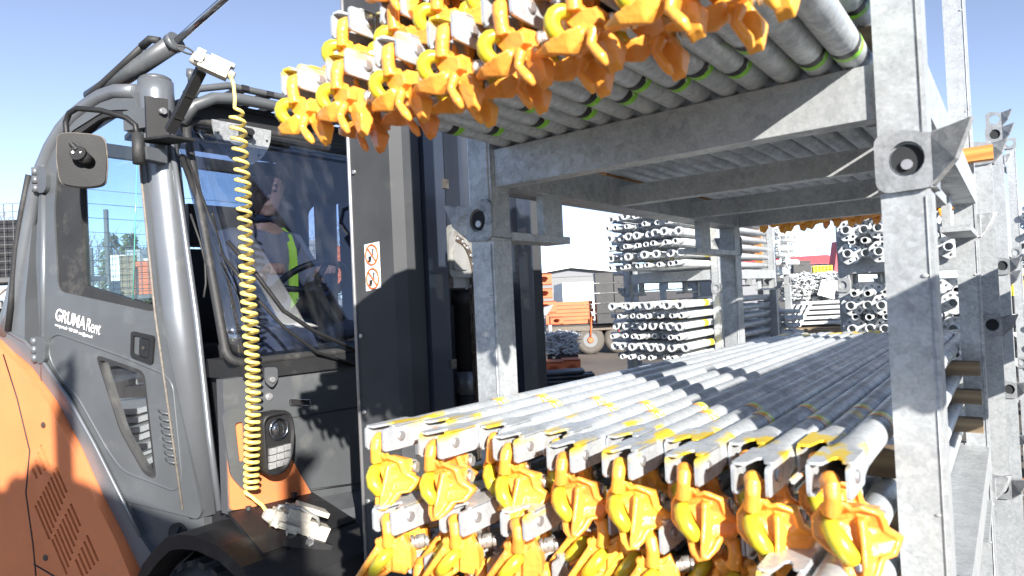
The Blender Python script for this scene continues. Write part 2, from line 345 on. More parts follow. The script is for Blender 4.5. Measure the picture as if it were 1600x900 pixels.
def pallet_proto():
    g = 'galv'
    _pal['lug'] = lug_mesh(); _pal['lug'].materials.append(M['galv_old'])
    pm = MB().box(-PS/2, PS/2, -PS/2, PS/2, 0, PH, .006, 3)
    for q, w in ((.115, .003), (.43, .0022)): pm.ball((PS/2-.012, -PS/2-.0005, PH-q), w*1.6, .002, w, 8, 5)
    pm.tube([(-PS/2-.001, -PS/2-.001, .002), (PS/2+.001, -PS/2-.001, .003), (PS/2+.001, PS/2+.001, .002), (-PS/2-.001, PS/2+.001, .003)], .0028, 6, closed=True)
    pm.tube([(PS/2-.006, -PS/2-.0008, .01), (PS/2-.006, -PS/2-.0008, PH-.01)], .0012, 4)
    _pal['post'] = pm.mesh('post')
    _pal['post'].materials.append(M[g])
    x = PW/2-PS
    cb = MB().box(-x, x, -.003, .037, BZ0, BZ1, .004, 2).box(-x-.001, -x+.004, -.006, .04, BZ0-.003, BZ1+.002, .001).box(x-.004, x+.001, -.006, .04, BZ0-.003, BZ1+.002, .001)
    _pal['cross'] = cb.mesh('cross_beam'); _pal['cross'].materials.append(M[g])
    cb = MB().box(-x-.016, x+.016, -.003, .033, BZ0+.001, BZ0+.050, .004, 2)
    _pal['cross2'] = cb.mesh('cross_beam'); _pal['cross2'].materials.append(M[g])
    y = PD/2-PS
    _pal['side'] = MB().box(-.039, .039, -y, y, BZ0-.001, BZ1-.003, .006, 3).mesh('side_beam'); _pal['side'].materials.append(M[g])
    pass
    _pal['straps'] = []
    for y0, y1, s0, s1 in ((-y, -y+.215, -y+.115, -y+.19), (y-.40, y, y-.36, y-.27)):
        a = MB().box(-.033, .033, y0, y1, 0.0, .016, .003).mesh('fork_pocket_bar'); b = MB().box(.012, .031, s0, s1, .0165, BZ0-.001, .003).mesh('fork_pocket_post')
        a.materials.append(M[g]); b.materials.append(M[g]); _pal['straps'] += [a, b]
    _pal['dark'] = MB().plate([(.004+.019*cos(2*pi*k/16), .041+.0205*sin(2*pi*k/16)) for k in range(16)], -.0315, -.0295).mesh('hole_shade')  # black disc stands in for the shaded inside of the lug hole
    _pal['dark'].materials.append(mat('hole shade black', (0.015, 0.017, 0.02), rough=0.8))
    _pal['pin'] = MB().tube([(.004, -.0305, .034), (.004, -.0355, .034)], .007, 10).mesh('pin'); _pal['pin'].materials.append(M['rivet'])
pallet_proto()
def pallet(loc, label, rz=0, group='stacking pallets of galvanised steel', detail=2, width_shift=0):
    t = thing('stack_pallet', label, 'pallet', loc, (0, 0, rz), group)
    for sx in (-1, 1):
        for sy in (-1, 1):
            px, py = sx*(PW/2-PS/2), sy*(PD/2-PS/2)
            p = obj('post', _pal['post'], None, t, loc=(px, py, 0))
            l = obj('corner_lug', _pal['lug'], None, t, loc=(px, py, PH))
            l.scale = (sx, 1 if sy < 0 else -1, 1)
            if detail > 1:
                obj('hole_shade', _pal['dark'], None, l); obj('pin', _pal['pin'], None, l)
        obj('side_beam', _pal['side'], None, t, loc=(sx*(PW/2-.0395), 0, 0))
        for me in _pal['straps']: obj(me.name.split('.')[0], me, None, t, loc=(sx*(PW/2-.034), 0, 0)).scale = (-sx, 1, 1)
    for q, yy in enumerate((-PD/2+.012, -PD/2+.502, -PD/2+.974, PD/2-.052)):
        obj('cross_beam', _pal['cross2' if q in (1, 2) else 'cross'], None, t, loc=(0, yy, 0))
    return t
PX, PY = -0.48, 1.762
pallet((PX, PY, 0.118), 'upper pallet of the near stack, carrying braces over the lens, seen from beneath')
pallet((PX, PY, 0.118-PH), 'second pallet of the near stack, its braces lit from the right below eye level')
b0 = pallet((PX, PY, 0.118-2*PH), 'lowest pallet of the near stack, empty, feet on the asphalt')

# ------------------------------------------------------------------ scaffold braces
TR = 0.0207; BL = 2.32
def fork_mesh():
    m = MB()
    for sx in (-1, 1):
        m.plate(rp([(0, -.0175), (0, .0165), (.03, .0185), (.085, .0185), (.085, -.0185), (.03, -.0185)], .006, 3),
                sx*.0178, sx*.0215, 'YZ', bev=.0012)
    # folded lips on top leave a curved slot for the hook
    m.plate(rp([(-.0215, .002), (-.0060, .004), (-.0030, .020), (-.0010, .036), (.004, .040), (.009, .034), (.010, .022), (.0215, .020), (.0215, .086), (-.0215, .086)], .004, 3), .0158, .0192, 'XY', bev=.001)
    m.box(-.0215, -.014, .004, .03, -.0185, -.0155, .001)
    def sqr(y, w, h, k):
        out = []
        for i in range(20):
            a = 2*pi*(i+.5)/20; c, s = cos(a), sin(a)
            q = max(abs(c), abs(s)); out.append((w*(c*(1-k)+c/q*k*.98), y, h*(s*(1-k)+s/q*k*.98)))
        return out
    m.loft([sqr(.078, .0213, .0188, .95), sqr(.092, .0216, .0192, .75), sqr(.11, .0214, .0205, .35), sqr(.13, TR+.0003, TR+.0003, .05), sqr(.16, TR+.0002, TR+.0002, 0)], caps=False)
    return m.mesh('fork_end')
def rivet_mesh():
    m = MB()
    for sx in (1,): m.tube([(sx*.0210, .036, .001), (sx*.0238, .036, .001), (sx*.0250, .036, .001)], [.0078, .0075, .005], 12)
    return m.mesh('rivet')
def cm(pts): return [(x/100, y/100) for x, y in pts]
def neck(m):
    m.ball((0, .002, 0), .0105, .011, .0105)
    m.tube([(-.004, .004, .002), (.003, -.006, -.003), (.0035, -.009, -.014), (.002, -.008, -.024), (0.001, -.006, -.034)], [.008, .0095, .0088, .0085, .010], 12)
    return m
def cast_mesh(mb, name):
    """fuse the pieces into one casting with soft edges"""
    me = mb.mesh(name); o = bpy.data.objects.new('tmp', me); COL.objects.link(o)
    r = o.modifiers.new('r', 'REMESH'); r.mode = 'VOXEL'; r.voxel_size = .0015; r.use_smooth_shade = True
    q = o.modifiers.new('q', 'SMOOTH'); q.factor = .6; q.iterations = 3
    d = o.modifiers.new('d', 'DECIMATE'); d.ratio = .35
    bpy.context.view_layer.update()
    out = bpy.data.meshes.new_from_object(o.evaluated_get(bpy.context.evaluated_depsgraph_get()))
    COL.objects.unlink(o); bpy.data.objects.remove(o); out.name = name
    return out
def head_a():
    m = MB()
    out = cm([(-.7, -2.5), (.3, -2.7), (.6, -2.2), (1.1, -2.5), (1.4, -2.0), (2.0, -2.6), (3.0, -2.2), (4.8, -2.9), (5.2, -4.7), (6.4, -5.9), (5.9, -7.3), (4.9, -7.4), (4.6, -8.6), (4.0, -9.5), (2.9, -9.9), (1.9, -9.2), (1.1, -7.6), (-.4, -6.9), (-1.7, -6.3), (-1.9, -4.4)])
    h1 = cm([(-.7, -4.7), (.3, -4.2), (1.2, -4.7), (2.3, -6.2), (2.5, -7.2), (1.7, -7.0), (.3, -6.3), (-.8, -5.8)])
    h2 = cm([(1.95, -7.9), (3.0, -7.8), (3.05, -8.8), (2.6, -9.0)])
    m.plate(out, -.006, .006, holes=[h1[::-1], h2[::-1]], bev=.001)
    m.tube([(x*.985+.0003, -.005, z*.985-.0008) for x, z in out], .0034, 6, closed=True)
    m.tube([(x, -.005, z) for x, z in h1], .0026, 6, closed=True)
    # low ridge between the two openings, thick boss behind
    m.loft([[(.026, -.008, -.034), (.032, -.008, -.034), (.034, .0, -.034), (.024, .0, -.034)],
            [(.030, -.017, -.056), (.035, -.016, -.056), (.039, .0, -.056), (.027, .0, -.056)],
            [(.032, -.016, -.078), (.037, -.015, -.078), (.040, .0, -.078), (.031, .0, -.078)],
            [(.032, -.010, -.094), (.036, -.009, -.094), (.038, .0, -.092), (.031, .0, -.093)]], smooth=False)
    for v in m.bm.verts:                       # the sheet is a cup: foot forwards, right jaw folded back
        if v.co.z < -.055: v.co.y -= (-.055-v.co.z)*.42
        if v.co.x > .040: v.co.y += (v.co.x-.040)*1.25
        if v.co.x < -.004: v.co.y += (-.004-v.co.x)*.5
    m.hexa([(.004, .004, -.058), (.046, .008, -.070), (.046, .038, -.068), (.008, .028, -.056), (.002, .004, -.026), (.046, .006, -.028), (.044, .030, -.030), (.006, .024, -.028)], .003)
    m.hexa([(-.017, .006, -.064), (.012, .006, -.072), (.012, .013, -.070), (-.014, .013, -.062), (-.017, .008, -.040), (.012, .006, -.036), (.012, .013, -.036), (-.014, .014, -.040)], .001)
    neck(m)
    return cast_mesh(m, 'coupler_head')
def wedge_a():
    m = MB(Matrix.Translation((.001, -.001, .001))); m.tube([(-.003, .002, -.044), (.000, -.010, -.048), (.007, -.018, -.055), (.014, -.021, -.064), (.020, -.017, -.073), (.023, -.004, -.078)], [.0075, .0100, .0108, .0108, .0098, .007], 14)
    return m.mesh('locking_wedge')
def head_b():
    m = neck(MB())
    m.plate(cm([(-1.2, -2.2), (-.4, -3.0), (.5, -2.9), (2.4, -2.0), (3.3, -4.6), (3.2, -7.0), (2.9, -7.2), (2.7, -6.6), (2.3, -7.8), (-.2, -7.2), (-1.6, -5.8), (-2.4, -4.2), (-1.6, -3.6)]), -.006, .010, bev=.0025)
    m.hexa([(.004, -.012, -.070), (.022, -.008, -.076), (.031, .030, -.070), (.004, .030, -.068), (.008, -.012, -.034), (.022, -.009, -.024), (.032, .026, -.044), (.004, .030, -.030)], .003, 2)
    m.hexa([(-.049, .002, -.078), (-.043, .002, -.090), (-.002, .006, -.070), (-.018, .006, -.040), (-.049, .008, -.078), (-.043, .008, -.090), (-.002, .012, -.070), (-.018, .012, -.040)], .001)
    m.tube([(-.018, -.004, -.038), (-.034, -.010, -.058), (-.050, -.012, -.078), (-.052, -.012, -.084), (-.046, -.012, -.091), (-.030, -.011, -.084), (-.004, -.007, -.071)], [.004, .0042, .004, .004, .0045, .0045, .004], 8)
    m.plate(cm([(-1.9, -3.9), (-5.1, -7.8), (-4.7, -8.2), (-1.6, -4.5)]), -.012, .006, bev=.0012)
    m.plate(cm([(-.2, -6.7), (-4.3, -8.8), (-4.4, -9.2), (-.1, -7.3)]), -.010, .008, bev=.0012)
    m.ball((-.016, 0, -.030), .006, .006, .006)
    return cast_mesh(m, 'coupler_head')
def wedge_b():
    m = MB(); m.tube([(.004, .000, -.042), (.000, -.011, -.044), (-.008, -.017, -.051), (-.017, -.018, -.061), (-.024, -.012, -.069), (-.027, -.002, -.073)], [.006, .0085, .0092, .0092, .008, .006], 14)
    return m.mesh('locking_wedge')
def head_c():
    m = neck(MB())
    m.plate(cm([(-.7, -2.4), (.7, -2.4), (.9, -3.2), (2.6, -3.8), (2.9, -5.2), (1.6, -5.6), (1.9, -6.6), (-.2, -6.2), (-.1, -5.2), (-.8, -4.4), (-1.3, -3.4)]), -.006, .008, bev=.0022)
    # long prow: flat top, wedge-shaped belly
    m.loft([[(-.050, -.006, -.060), (-.047, .004, -.062), (-.046, .002, -.066), (-.049, -.006, -.065)],
            [(-.030, -.018, -.059), (-.026, .006, -.060), (-.024, .000, -.070), (-.028, -.014, -.071)],
            [(-.004, -.020, -.056), (.002, .008, -.058), (.000, .002, -.076), (-.006, -.010, -.078)],
            [(.010, -.014, -.052), (.014, .010, -.054), (.012, .004, -.066), (.009, -.008, -.066)]], smooth=False)
    # fork of two tines below
    m.tube([(.014, -.002, -.060), (.024, -.010, -.064), (.020, -.012, -.076), (.030, -.010, -.092), (.033, -.006, -.100)], [.006, .007, .0055, .006, .003], 8)
    m.loft([[(.012, .004, -.060), (.030, .004, -.056), (.030, .020, -.056), (.012, .020, -.060)],
            [(.016, .008, -.076), (.040, .006, -.072), (.042, .026, -.074), (.014, .026, -.078)],
            [(.024, .012, -.094), (.038, .010, -.092), (.038, .020, -.098), (.024, .020, -.100)]], smooth=False)
    m.hexa([(.000, .006, -.062), (.026, .006, -.060), (.030, .036, -.062), (.002, .034, -.062), (.000, .006, -.030), (.022, .006, -.030), (.024, .030, -.032), (.002, .030, -.032)], .004, 2)
    return cast_mesh(m, 'coupler_head')
def wedge_c():
    m = MB(); P = []
    for k in range(9):
        a = radians(60+k*24); P.append((-.010+.0115*cos(a), -.004-.012*sin(pi*k/8), -.044+.0135*sin(a)))
    m.tube(P, [.006, .0075, .0085, .009, .009, .009, .0085, .0075, .006], 12)
    return m.mesh('locking_wedge')
def spring_mesh():
    m = MB(Matrix.Translation((-.016, -.002, .004))); m.tube([(.040, .028, -.046), (.064, .037, -.048)], .006, 10)
    P = [Vector((.048+.012*t/40, .031+.0045*t/40, -.0465)) + Vector((0, .0092*cos(t*.75), .0092*sin(t*.75))) for t in range(40)]
    m.tube(P, .0017, 5); m.tube([(.040, .028, -.046), (.045, .030, -.046)], .0100, 12); m.tube([(.060, .0358, -.048), (.065, .0375, -.048)], .0085, 6)
    return m.mesh('spring_bolt')
B_ = {}
for k_, f_, m_ in (('fork', fork_mesh, 'galv_tube'), ('rivet', rivet_mesh, 'rivet'), ('ha', head_a, 'yellow'), ('hb', head_b, 'yellow'), ('hc', head_c, 'yellow'), ('wa', wedge_a, 'lemon'), ('wb', wedge_b, 'lemon'), ('wc', wedge_c, 'lemon'), ('spring', spring_mesh, 'spring')):
    B_[k_] = f_(); B_[k_].materials.clear(); B_[k_].materials.append(M[m_])
B_['tube'] = MB().tube([(0, .155, 0), (0, .8, 0), (0, 1.5, 0), (0, BL-.155, 0)], TR, 20, caps=False).mesh('tube'); B_['tube'].materials.append(M['galv_tube'])
B_['r1'] = MB().tube([(0, .300, 0), (0, .316, 0)], TR+.0006, 20, caps=False).mesh('sticker'); B_['r2'] = MB().tube([(0, .3165, 0), (0, .331, 0)], TR+.0006, 20, caps=False).mesh('sticker')
B_['f1'] = B_['r1'].copy(); B_['f2'] = B_['r2'].copy()
B_['r1'].materials.append(M['st_black']); B_['r2'].materials.append(M['st_green']); B_['f1'].materials.append(M['st_orange']); B_['f2'].materials.append(M['st_lime'])
def brace(x, y, z, label, group, var, pitch=0, head_rz=0, head_ry=0, stick='u', rear=False, rz=0, sticky=0):
    t = thing('scaffold_brace', label, 'brace', (x, y, z), (pitch, 0, rz), group)
    obj('tube', B_['tube'], None, t)
    ends = [0, 1]
    for e in ends:
        kw = dict(loc=(0, 0 if e == 0 else BL, 0), rot=(0, 0, 0 if e == 0 else pi))
        f = obj('fork_end', B_['fork'], None, t, **kw)
        if e == 0 or rear: obj('rivet', B_['rivet'], None, f)
        if e == 0 or rear:
            h = obj('coupler_head', B_['h'+var], None, t, loc=(0, .010 if e == 0 else BL-.010, -.001), rot=(random.uniform(-.1, .1), head_ry, head_rz+(0 if e == 0 else pi)))
            obj('locking_wedge', B_['w'+var], None, h); obj('spring_bolt', B_['spring'], None, h)
    a, b = ('r1', 'r2') if stick == 'u' else ('f1', 'f2')
    obj('sticker', B_[a], None, t, loc=(0, sticky, 0)); obj('sticker', B_[b], None, t, loc=(0, sticky, 0))
    return t
X0, DX = -0.790, 0.0446
low_top = [(-.188, .659), (-.191, .738), (-.196, .688), (-.199, .777), (-.206, .754), (-.209, .821), (-.213, .768), (-.215, .864), (-.212, .772), (-.214, .874), (-.209, .776), (-.212, .885), (-.206, .765), (-.205, .885), (-.192, .750)]
LY = ['topmost', 'second', 'third', 'lowest']
for ly in range(4):
    for k in range(15):
        x = X0+DX*k+random.uniform(-.001, .001)
        zf, yf = low_top[k]
        zr = -.214
        if ly > 0:
            zf = zr-.0845*ly; zr = zf
            yf = yf-.02+(.07 if (k % 2 == 0) else -.07)+random.uniform(-.02, .02)+(0.03 if ly == 2 else 0)
            if k in (13, 14): yf = .70 if k == 13 else .545
        pitch = math.atan2(zr-zf, BL)
        near = (k % 2 == 0) if ly == 0 else (k % 2 == 1)
        var = 'a' if ly == 0 else ('b' if ly in (1, 3) else 'a')
        lab = f"{ORD[k]} yellow-ended brace from the left in the {LY[ly]} layer of the lower brace stack"
        brace(x, yf, zf-TR, lab, 'braces on the lower pallet', var, pitch, head_rz=(0.0 if var == 'a' else .45)+random.uniform(-.12, .12), head_ry=random.uniform(-.08, .08), stick='l', sticky=random.uniform(-.015, .015))
up_y = {0: .534, 2: .550, 4: .558, 6: .562, 8: .560, 10: .556, 12: .555, 14: .545, 1: .61, 3: .625, 5: .63, 7: .63, 9: .63, 11: .63, 13: .60}
UY = ['bottom', 'middle', 'top']
for ly in range(3):
    for k in range((0, 1, 3)[ly], 15):
        x = X0+DX*k+random.uniform(-.001, .001); z = .3005+TR+.0845*ly
        yf = up_y[k]+random.uniform(-.008, .008)
        if ly: yf = yf+.03+(.05 if k % 2 == 0 else -.05)
        lab = f"{ORD[k-(0, 1, 3)[ly]]} yellow-ended brace from the left in the {UY[ly]} layer of the upper brace stack"
        brace(x, yf, z, lab, 'braces on the upper pallet', 'c', 0, head_rz=random.uniform(-.15, .15), head_ry=random.uniform(-.1, .1), stick='u', rear=(ly == 0), sticky=random.uniform(-.02, .02)+(.05 if k > 12 else 0)+(.05 if k > 13 else 0))

# ------------------------------------------------------------------ timber battens between the layers
def batten(x0, x1, y, z, label, m='timber', dy=.045, dz=.040, group='timber battens between the brace layers'):
    o = obj('timber_batten', MB().box(-(x1-x0)/2, (x1-x0)/2, -dy/2, dy/2, -dz/2, dz/2, .002), m, None, loc=((x0+x1)/2, y, z))
    return tag(o, label, 'batten', group)
for i, (z, w) in enumerate(((-.214-TR*2-.0205, 'uppermost'), (-.214-TR*2-.105, 'middle'), (-.214-TR*2-.1895, 'lowest'))):
    batten(-.815, -.090, 2.375, z, f'{w} weathered batten at the rear post of the lower brace stack')
    batten(-.815, -.150, 1.13, z, f'{w} rough brown batten behind the front post in the lower brace stack')
zb = .3005+TR*2+.0205
batten(-.83, -.030, 2.40, zb, 'orange timber batten jutting out beside the rear right post of the upper stack', 'timber_new', dz=.041)
batten(-.83, -.15, 1.13, zb, 'batten above the front beam between the upper brace layers')
for y in (1.13, 2.40): batten(-.83, -.14, y, zb+.0845, 'higher batten over the %s beam of the upper stack' % ('front' if y < 2 else 'rear'))

o = obj('timber_board', MB().box(-.022, .022, -.42, .42, -.024, .024, .002), 'timber_new', None, loc=(PX-PW/2+.024, 1.93, .297+.026)); tag(o, 'orange board lying along the left side beam of the upper pallet', 'board')

# ================================================================== forklift truck
M['paint_grey'] = mat('anthracite paint', (0.072, 0.077, 0.083), rough=0.40, metal=0.0, var=0.15, vscale=5, bump=0.08, bscale=25, coat=0.25, col2=(0.13, 0.132, 0.132), c2s=6, c2lo=0.58, c2hi=0.8)
M['paint_pillar'] = mat('pillar paint', (0.16, 0.17, 0.185), rough=0.33, metal=0.45, var=0.12, vscale=5, coat=0.15, bump=0.05, bscale=30, col2=(0.22, 0.22, 0.22), c2s=7, c2lo=0.6, c2hi=0.8)
M['paint_orange'] = mat('orange paint', (0.64, 0.195, 0.072), rough=0.48, var=0.08, vscale=5, bump=0.3, bscale=220, coat=0.15, col2=(0.42, 0.17, 0.10), c2s=11, c2lo=0.60, c2hi=0.85)
M['plastic'] = mat('black plastic', (0.014, 0.014, 0.015), rough=0.5, var=0.2, vscale=10, bump=0.2, bscale=220, col2=(0.05, 0.047, 0.043), c2s=9, c2lo=0.58, c2hi=0.8, spec=0.35)
M['rubber'] = mat('rubber', (0.02, 0.02, 0.021), rough=0.62, var=0.2, vscale=12, bump=0.2, bscale=80, col2=(0.075, 0.07, 0.065), c2s=8, c2lo=0.56, c2hi=0.75)
M['navy'] = mat('dark mast paint', (0.022, 0.028, 0.042), rough=0.38, var=0.15, vscale=7, coat=0.3, col2=(0.07, 0.07, 0.075), c2s=9, c2lo=0.62, c2hi=0.8)
M['mast_grey'] = mat('mast grey paint', (0.050, 0.052, 0.056), rough=0.55, spec=0.15, var=0.2, vscale=6, coat=0.0, bump=0.06, bscale=30, col2=(0.075, 0.073, 0.07), c2s=8, c2lo=0.64, c2hi=0.8)
M['corner_sky'] = mat('corner panel sky blue', (0.10, 0.14, 0.26), rough=0.25, var=0.1, coat=0.6)  # blue of the mirrored sky put into the corner panel's own colour
M['cab_navy'] = mat('cab lining', (0.018, 0.035, 0.085), rough=0.6, var=0.15)
M['cab_black'] = mat('cab trim', (0.012, 0.012, 0.014), rough=0.6, var=0.3, vscale=6)
M['chrome'] = mat('chromed rod', (0.6, 0.6, 0.62), rough=0.12, metal=1.0, var=0.05)
M['grease'] = mat('greasy steel', (0.12, 0.105, 0.09), rough=0.45, metal=0.6, var=0.4, vscale=30, bump=0.3, col2=(0.20, 0.10, 0.05), c2s=20)
M['cast'] = mat('cast bracket', (0.30, 0.30, 0.29), rough=0.5, metal=0.4, var=0.2, vscale=12, bump=0.3, bscale=60, col2=(0.12, 0.10, 0.08), c2s=15, c2lo=0.55)
M['hose'] = mat('pale yellow hose', (0.80, 0.62, 0.17), rough=0.33, var=0.10, vscale=30, coat=0.3, col2=(0.45, 0.36, 0.20), c2s=16, c2lo=0.56, c2hi=0.75)
M['white_print'] = mat('white print', (0.85, 0.85, 0.85), rough=0.4, var=0.05)
M['label_white'] = mat('label white', (0.8, 0.8, 0.78), rough=0.4, var=0.04)
M['label_red'] = mat('label red', (0.75, 0.12, 0.03), rough=0.4, var=0.04)
M['label_black'] = mat('label black', (0.02, 0.02, 0.02), rough=0.4, var=0.04)
M['silver'] = mat('dirty aluminium', (0.46, 0.43, 0.37), rough=0.55, metal=0.15, var=0.25, vscale=30, bump=0.3, bscale=70, col2=(0.22, 0.17, 0.12), c2s=14, c2lo=0.55, c2hi=0.75)
M['led'] = mat('lamp reflector', (0.75, 0.75, 0.75), rough=0.2, metal=0.7, var=0.3, vscale=200, bump=0.5, bscale=300)
M['glass'] = glass('window glass', (0.86, 0.93, 0.95), 0.05, 0.03)
M['wsglass'] = glass('windscreen glass', (0.62, 0.67, 0.75), 0.15, 0.03)
M['mirror_glass'] = glass('reflecting lower pane', (0.5, 0.55, 0.56), 0.45, 0.04)
M['shell'] = mat('mirror shell plastic', (0.010, 0.010, 0.011), rough=0.55, spec=0.25, var=0.2, bump=0.2, bscale=250)
M['lens'] = glass('lamp lens', (0.9, 0.9, 0.9), 0.3, 0.02)
M['seal'] = mat('seal strip', (0.16, 0.14, 0.12), rough=0.7, var=0.3, vscale=60, bump=0.4, bscale=200)
M['green_edge'] = mat('glass edge', (0.10, 0.32, 0.28), rough=0.2, var=0.05)

FL = thing('forklift_truck', 'orange and grey forklift with closed cab waiting at the left of the racks', 'forklift', (-2.9, 1.69, GZ))
def fp(name, mb, m, parent=None): return obj(name, mb, m, parent or FL, world=True)
a18 = radians(18)
S = Matrix.Translation((-2.25, 1.12, 0)) @ Matrix.Rotation(a18, 4, 'Z')      # frame of the near cab side: x forwards, y into the cab
def SM(): return MB(S)
# --- door
door_o = [(-.697, .668), (-.598, .756), (-.444, .812), (-.258, .812), (-.219, .718), (-.170, .023), (-.012, -.694), (-.03, -.72), (-.406, -.672), (-.511, -.50), (-.636, -.322), (-.781, -.170), (-.792, .246), (-.752, .55)]
win_i = rp([(-.658, .572), (-.590, .700), (-.397, .760), (-.262, .745), (-.236, .58), (-.182, .004), (-.676, .104), (-.681, .412)], .035, 4)
tri_i = rp([(-.486, -.145), (-.252, -.208), (-.215, -.588), (-.270, -.572), (-.377, -.425)], .03, 4)
door = fp('door', SM().plate(rp(door_o, .04, 4), -.004, .035, 'XZ', holes=[win_i[::-1], tri_i[::-1]], bev=.003), 'paint_grey')
def scl(poly, f, cx=None, cz=None):
    cx = sum(p[0] for p in poly)/len(poly); cz = sum(p[1] for p in poly)/len(poly)
    return [(cx+(p[0]-cx)*f, cz+(p[1]-cz)*f) for p in poly]
fp('window_frame', SM().plate(scl(win_i, 1.0), .002, .030, holes=[[(max(p[0], -.545) if p[0] < -.5 else p[0]-.012, p[1]+(.022 if p[1] < .3 else -.02)) for p in win_i][::-1]], bev=.002), 'rubber', door)
fp('window_pane', SM().plate([(-.62, .60), (-.4, .745), (-.27, .73), (-.20, .04), (-.64, .12)], .014, .018), 'glass', door)
fp('glass_edge', SM().tube([(-.262, .012, .60), (-.312, .012, .055)], .0022, 6), 'green_edge', door)
fp('window_pane', SM().plate(scl(tri_i, .99), .012, .016), 'mirror_glass', door)
fp('window_frame', SM().plate(scl(tri_i, 1.02), -.006, .02, holes=[scl(tri_i, .95)[::-1]], bev=.001), 'rubber', door)
bead = [(-.749, -.153), (-.749, -.078), (-.698, -.057), (-.36, -.15), (-.167, -.212), (-.124, -.251), (-.098, -.58), (-.129, -.628), (-.385, -.567), (-.461, -.488), (-.601, -.3), (-.70, -.215)]
bead = [(x*.985+.002, z) for x, z in bead]
fp('embossed_rim', SM().tube([(x, -.003, z) for x, z in rp(bead, .04, 4)], .0055, 6, closed=True), 'paint_grey', door)
for k in range(8):
    x, z = -.166+.0035*k+.003, -.345-.0247*k
    fp('louvre', SM().loft([[(x-.030, -.004, z+.008), (x-.030, -.005, z-.002), (x-.030, .0, z-.003)], [(x, -.013, z-.002), (x, -.016, z-.010), (x, .0, z-.006)], [(x+.030, -.004, z-.007), (x+.030, -.005, z-.016), (x+.030, .0, z-.016)]]), 'paint_grey', door)
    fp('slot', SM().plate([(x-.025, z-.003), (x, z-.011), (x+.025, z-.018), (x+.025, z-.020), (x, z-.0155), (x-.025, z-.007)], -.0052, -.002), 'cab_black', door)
fp('handle_plate', SM().plate(rp([(-.300, -.058), (-.190, -.080), (-.206, -.182), (-.308, -.152)], .012, 3), -.012, .0, holes=[rp([(-.290, -.074), (-.208, -.090), (-.220, -.162), (-.296, -.140)], .008, 3)[::-1]], bev=.002), 'plastic', door)
fp('handle', SM().plate(rp([(-.262, -.084), (-.214, -.094), (-.224, -.156), (-.268, -.146)], .006, 3), -.010, .0, bev=.002).tube([(-.243, -.012, -.120), (-.243, -.010, -.120)], .011, 14), 'plastic', door)
fp('keyhole', SM().tube([(-.243, -.0135, -.120), (-.243, -.0115, -.120)], .006, 10), 'grease', door)
# hinges
for (x, z) in ((-.735, .535), (-.775, -.118)):
    h = fp('hinge', SM().plate(rp([(x-.006, z+.055), (x+.034, z+.048), (x+.044, z+.02), (x+.040, z-.035), (x+.025, z-.052), (x-.006, z-.05)], .01, 3), -.022, -.002, bev=.004), 'paint_grey', door)
    for q in (-.045, -.012, .02): fp('hinge_knuckle', SM().tube([(x-.020, -.018, z+q), (x-.020, -.018, z+q+.029)], .013, 12), 'paint_pillar', h)
fp('hinge_post', SM().tube([(-.735, .0, .50), (-.775, .0, -.24)], .013, 10), 'paint_pillar', door)
# lettering on the door
def text(body, size, loc, direction, m, parent, ext=.0006, bold=0.0, xs=1.0, name='lettering'):
    c = bpy.data.curves.new(name, 'FONT'); c.body = body; c.size = size; c.extrude = ext; c.offset = bold; c.resolution_u = 3
    o = bpy.data.objects.new(name+'_src', c); COL.objects.link(o)
    bpy.context.view_layer.update()
    me = bpy.data.meshes.new_from_object(o.evaluated_get(bpy.context.evaluated_depsgraph_get())); COL.objects.unlink(o); bpy.data.objects.remove(o)
    me.transform(Matrix.Diagonal((xs, 1, 1, 1)))
    me.materials.clear(); me.transform(loc @ direction)
    return obj(name, me, m, parent, world=True)
tdir = Matrix.Rotation(radians(-15.5), 4, 'Y').inverted() if False else None
def textS(body, size, x, z, slope, **k):
    R = S @ Matrix.Translation((x, -.0075, z)) @ Matrix.Rotation(math.atan(slope), 4, 'Y').inverted() @ Matrix.Rotation(pi/2, 4, 'X')
    return text(body, size, R, Matrix.Identity(4), 'white_print', door, **k)
textS('GRUMA', .066, -.694, -.004, -.27, bold=.0009, xs=.70)
textS('Rent', .070, -.533, -.0495, -.27, bold=-.0003, xs=.56)
textS('www.gruma.dk · 9221 2800 · post@gruma.dk', .0165, -.694, -.028, -.27, bold=.0, xs=.66)
# --- pillars and roof frame
def P_(x, z, y=.06): return S @ Vector((x, y, z))
fp('front_pillar', MB().tube([P_(-.215, .855), P_(-.215, .80), P_(-.21, .70), P_(-.147, .0), P_(-.052, -.72)], [.060, .061, .060, .060, .061], 28), 'paint_pillar')
fp('pillar_cap', MB().tube([P_(-.2155, .853), P_(-.2158, .866), P_(-.216, .872)], [.056, .054, .045], 24), 'paint_grey')
fp('seal_strip', MB().tube([(-2.43, 1.125, .74), (-2.33, 1.118, .36), (-2.235, 1.11, -.03), (-2.16, 1.10, -.42), (-2.115, 1.10, -.66)], .011, 10), 'paint_pillar')
fp('seal_strip', SM().tube([(-.245, -.006, .70), (-.187, -.006, .0), (-.095, -.006, -.69)], .0042, 8), 'seal')
fp('roof_rail', SM().tube([(x, .004, z-.006) for x, z in ((-.245, .815), (-.345, .830), (-.42, .823), (-.494, .800), (-.565, .770), (-.633, .726), (-.695, .665), (-.748, .590), (-.79, .50), (-.835, .375), (-.87, .26), (-.905, .14), (-.95, .03), (-.985, -.05))], .027, 16), 'paint_pillar')
fp('corner_panel', SM().plate(rp([(-.25, .80), (-.42, .79), (-.55, .74), (-.65, .66), (-.72, .55), (-.77, .40), (-.79, .246), (-.775, .10), (-.745, .15), (-.735, .40), (-.70, .58), (-.62, .70), (-.48, .775), (-.25, .775)], .01, 2), .035, .055), 'corner_sky')
